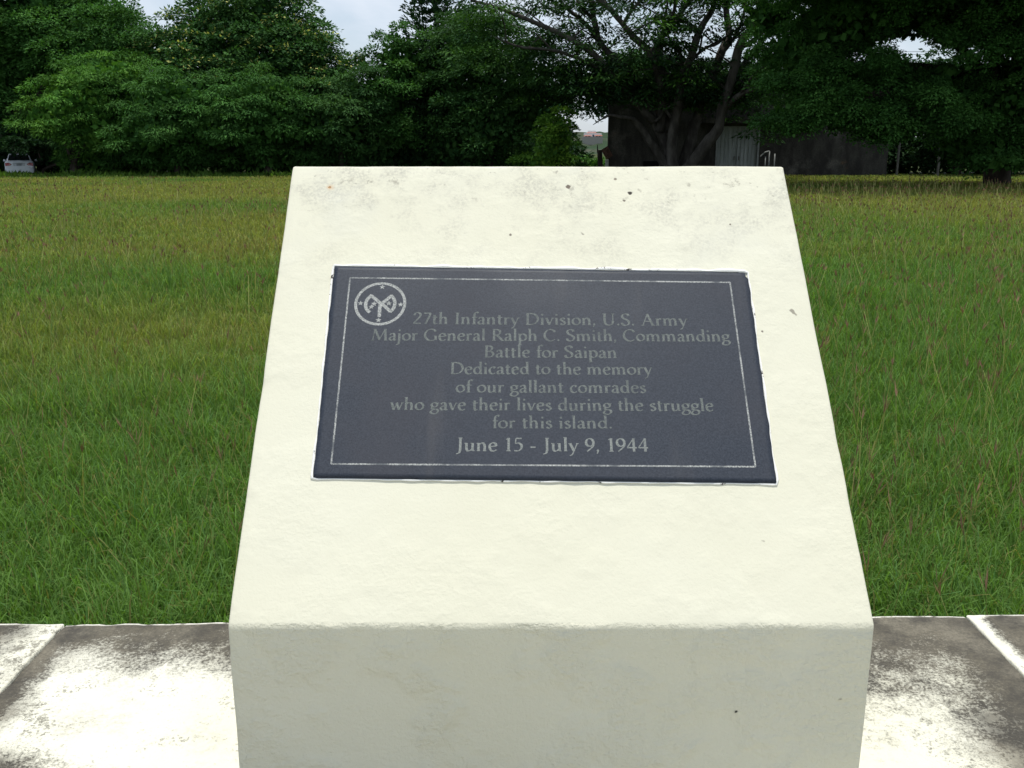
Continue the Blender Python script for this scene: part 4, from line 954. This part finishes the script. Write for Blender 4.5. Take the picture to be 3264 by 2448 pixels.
# ------------------------------------------------------------------ parked car
def car():
    Y = 57.0; p = at(65,555,Y); root = empty('parked_car', (p.x,Y,0), 'silver white saloon car parked in the shade under the far left tree', 'car')
    root.rotation_euler = (0,0,R(25.5)); root.scale = (0.93,0.93,0.93)
    q = NM('silver_white_paint'); pm = q.done(q.mix(q.mr(q.noise(4,3),0.3,0.7),(0.72,0.76,0.80),(0.78,0.81,0.84)),0.3,None,0.5); q.b.inputs['Coat Weight'].default_value = 0.5
    gm = simple('dark_glass',(0.012,0.013,0.015),0.06,0.6,0,0.05,2,0.0); rb = simple('black_rubber',(0.02,0.02,0.02),0.8); rl = simple('red_lamp',(0.30,0.015,0.015),0.2,0.6,0,0.1,30,0.0); am = simple('clear_lamp',(0.55,0.25,0.2),0.2,0.6,0,0.1,30,0.0)
    al = simple('alloy',(0.5,0.5,0.52),0.35,0.5,0.8)
    st = [(0.0,.76,.34,.90),(0.03,.81,.30,.965),(0.12,.845,.24,1.0),(0.55,.86,.2,1.03),(1.2,.865,.2,.98),(2.0,.865,.2,.96),(3.0,.865,.2,.95),(3.6,.85,.2,.90),(4.2,.81,.22,.80),(4.4,.76,.27,.72),(4.46,.68,.34,.62)]
    b = MB(); ring = []
    for y, w, zl, zb in st:
        pr = [(-w*.88,zl),(-w*.98,zl+.12),(-w,.50 if zb>.7 else zl+.2),(-w*.985,zb-.16),(-w*.93,zb-.04),(-w*.80,zb),(0,zb+.025)]
        pr = pr+[(-x,z) for x,z in pr[-2::-1]]; ring.append([(x,y,z) for x,z in pr])
    n = len(ring[0]); fs = [(i*n+k,i*n+k+1,(i+1)*n+k+1,(i+1)*n+k) for i in range(len(ring)-1) for k in range(n-1)]+[(i*n+n-1,i*n,(i+1)*n,(i+1)*n+n-1) for i in range(len(ring)-1)]+[tuple(range(n)), tuple((len(ring)-1)*n+k for k in range(n-1,-1,-1))]
    b.add([v for r in ring for v in r], fs)
    # cabin
    cb = [(0.50,.70,1.00),(1.15,.585,1.40),(1.7,.575,1.455),(2.4,.575,1.44),(3.35,.70,.955)]
    vs, lowz = [], [1.0,.98,.965,.96,.95]
    for (y,w,z), lz in zip(cb, lowz): vs += [(-.735,y,lz),(-w,y,z),(w,y,z),(.735,y,lz)]
    fs = []
    for i in range(4):
        o = i*4; fs += [(o,o+4,o+5,o+1),(o+1,o+5,o+6,o+2),(o+2,o+6,o+7,o+3)]
    b.add(vs, fs); body = b.build('body', pm, root, smooth=False)
    def pane(name, pts, off, mat=gm, par=root, th=0.006):
        P = [Vector(v) for v in pts]; nn = (P[1]-P[0]).cross(P[2]-P[0]).normalized()
        if nn.dot(Vector(off)) < 0: nn = -nn
        m = MB(); k = len(P); m.add([v+nn*0.002 for v in P]+[v+nn*(0.002+th) for v in P],[tuple(range(k)),tuple(range(2*k-1,k-1,-1))]+[(i,(i+1)%k,k+(i+1)%k,k+i) for i in range(k)]); return m.build(name, mat, par)
    pane('rear_window',[(-.64,.57,1.045),(.64,.57,1.045),(.55,1.12,1.385),(-.55,1.12,1.385)],(0,-1,1))
    pane('windscreen',[(-.66,3.28,.98),(.66,3.28,.98),(.56,2.47,1.41),(-.56,2.47,1.41)],(0,1,1))
    for s in (-1,1):
        pane('side_window',[(s*.725,1.25,1.0),(s*.725,2.15,.99),(s*.595,2.15,1.40),(s*.595,1.32,1.38)],(s,0,0)); pane('side_window',[(s*.725,2.22,.99),(s*.725,3.0,.98),(s*.60,2.42,1.40),(s*.595,2.22,1.40)],(s,0,0))
        tl = pane('tail_light',[(s*.42,-.012,.80),(s*.52,-.014,.72),(s*.80,.0,.69),(s*.80,.015,.885),(s*.60,-.01,.90)],(0,-1,0),rl,root,0.03)
        pane('lens',[(s*.47,-.046,.79),(s*.54,-.046,.73),(s*.60,-.044,.72),(s*.56,-.044,.84)],(0,-1,0),am,tl,0.006)
        pane('reflector',[(s*.50,-.115,.585),(s*.78,-.105,.585),(s*.78,-.105,.64),(s*.52,-.115,.64)],(0,-1,0),simple('pale_reflector',(0.75,0.76,0.76),0.3,0.5),root,0.006)
        m = MB(); m.tube([(s*.88,2.95,1.0),(s*1.0,2.93,1.04)],[.06,.075],8); m.build('wing_mirror', pm, root, smooth=True)
        for y in (0.85,3.5):
            w = MB(); w.tube([(s*.66,y,.30),(s*.68,y,.30),(s*.85,y,.30),(s*.868,y,.30)],[.29,.31,.31,.28],20); w.build('tyre', rb, root, smooth=False)
            ro = MB(); ro.tube([(s*.8682,y,.30),(s*.875,y,.30)],[.19,.18],14); ro.build('rim', al, root)
    bp = MB(); bp.add([(x,y,z) for z in (.27,.50,.66) for (x,y) in ((-.80,.25),(-.80,-.06),(-.62,-.108),(0,-.125),(.62,-.108),(.80,-.06),(.80,.25))],
        [(r*7+k,r*7+k+1,(r+1)*7+k+1,(r+1)*7+k) for r in range(2) for k in range(6)]+[tuple(14+k for k in range(7)),tuple(range(6,-1,-1))]); bp.build('bumper', pm, root, smooth=False)
    pane('plate_recess',[(-.33,-.002,.70),(.33,-.002,.70),(.36,-.002,.865),(-.36,-.002,.865)],(0,-1,0),simple('recess_shade_paint',(0.50,0.53,0.55),0.4),root,0.01)  # raised panel; the shade of a recess is put into its darker paint
    pane('number_plate',[(-.16,-.02,.71),(.16,-.02,.71),(.16,-.02,.845),(-.16,-.02,.845)],(0,-1,0),simple('dull_plate',(0.30,0.31,0.32),0.5,0.3,0,0.4,14),root,0.01)
    pane('boot_trim',[(-.36,-.014,.867),(.36,-.014,.867),(.34,-.014,.887),(-.34,-.014,.887)],(0,-1,0),simple('grey_trim',(0.15,0.16,0.17),0.4),root,0.012)
car()
bpy.context.view_layer.update()
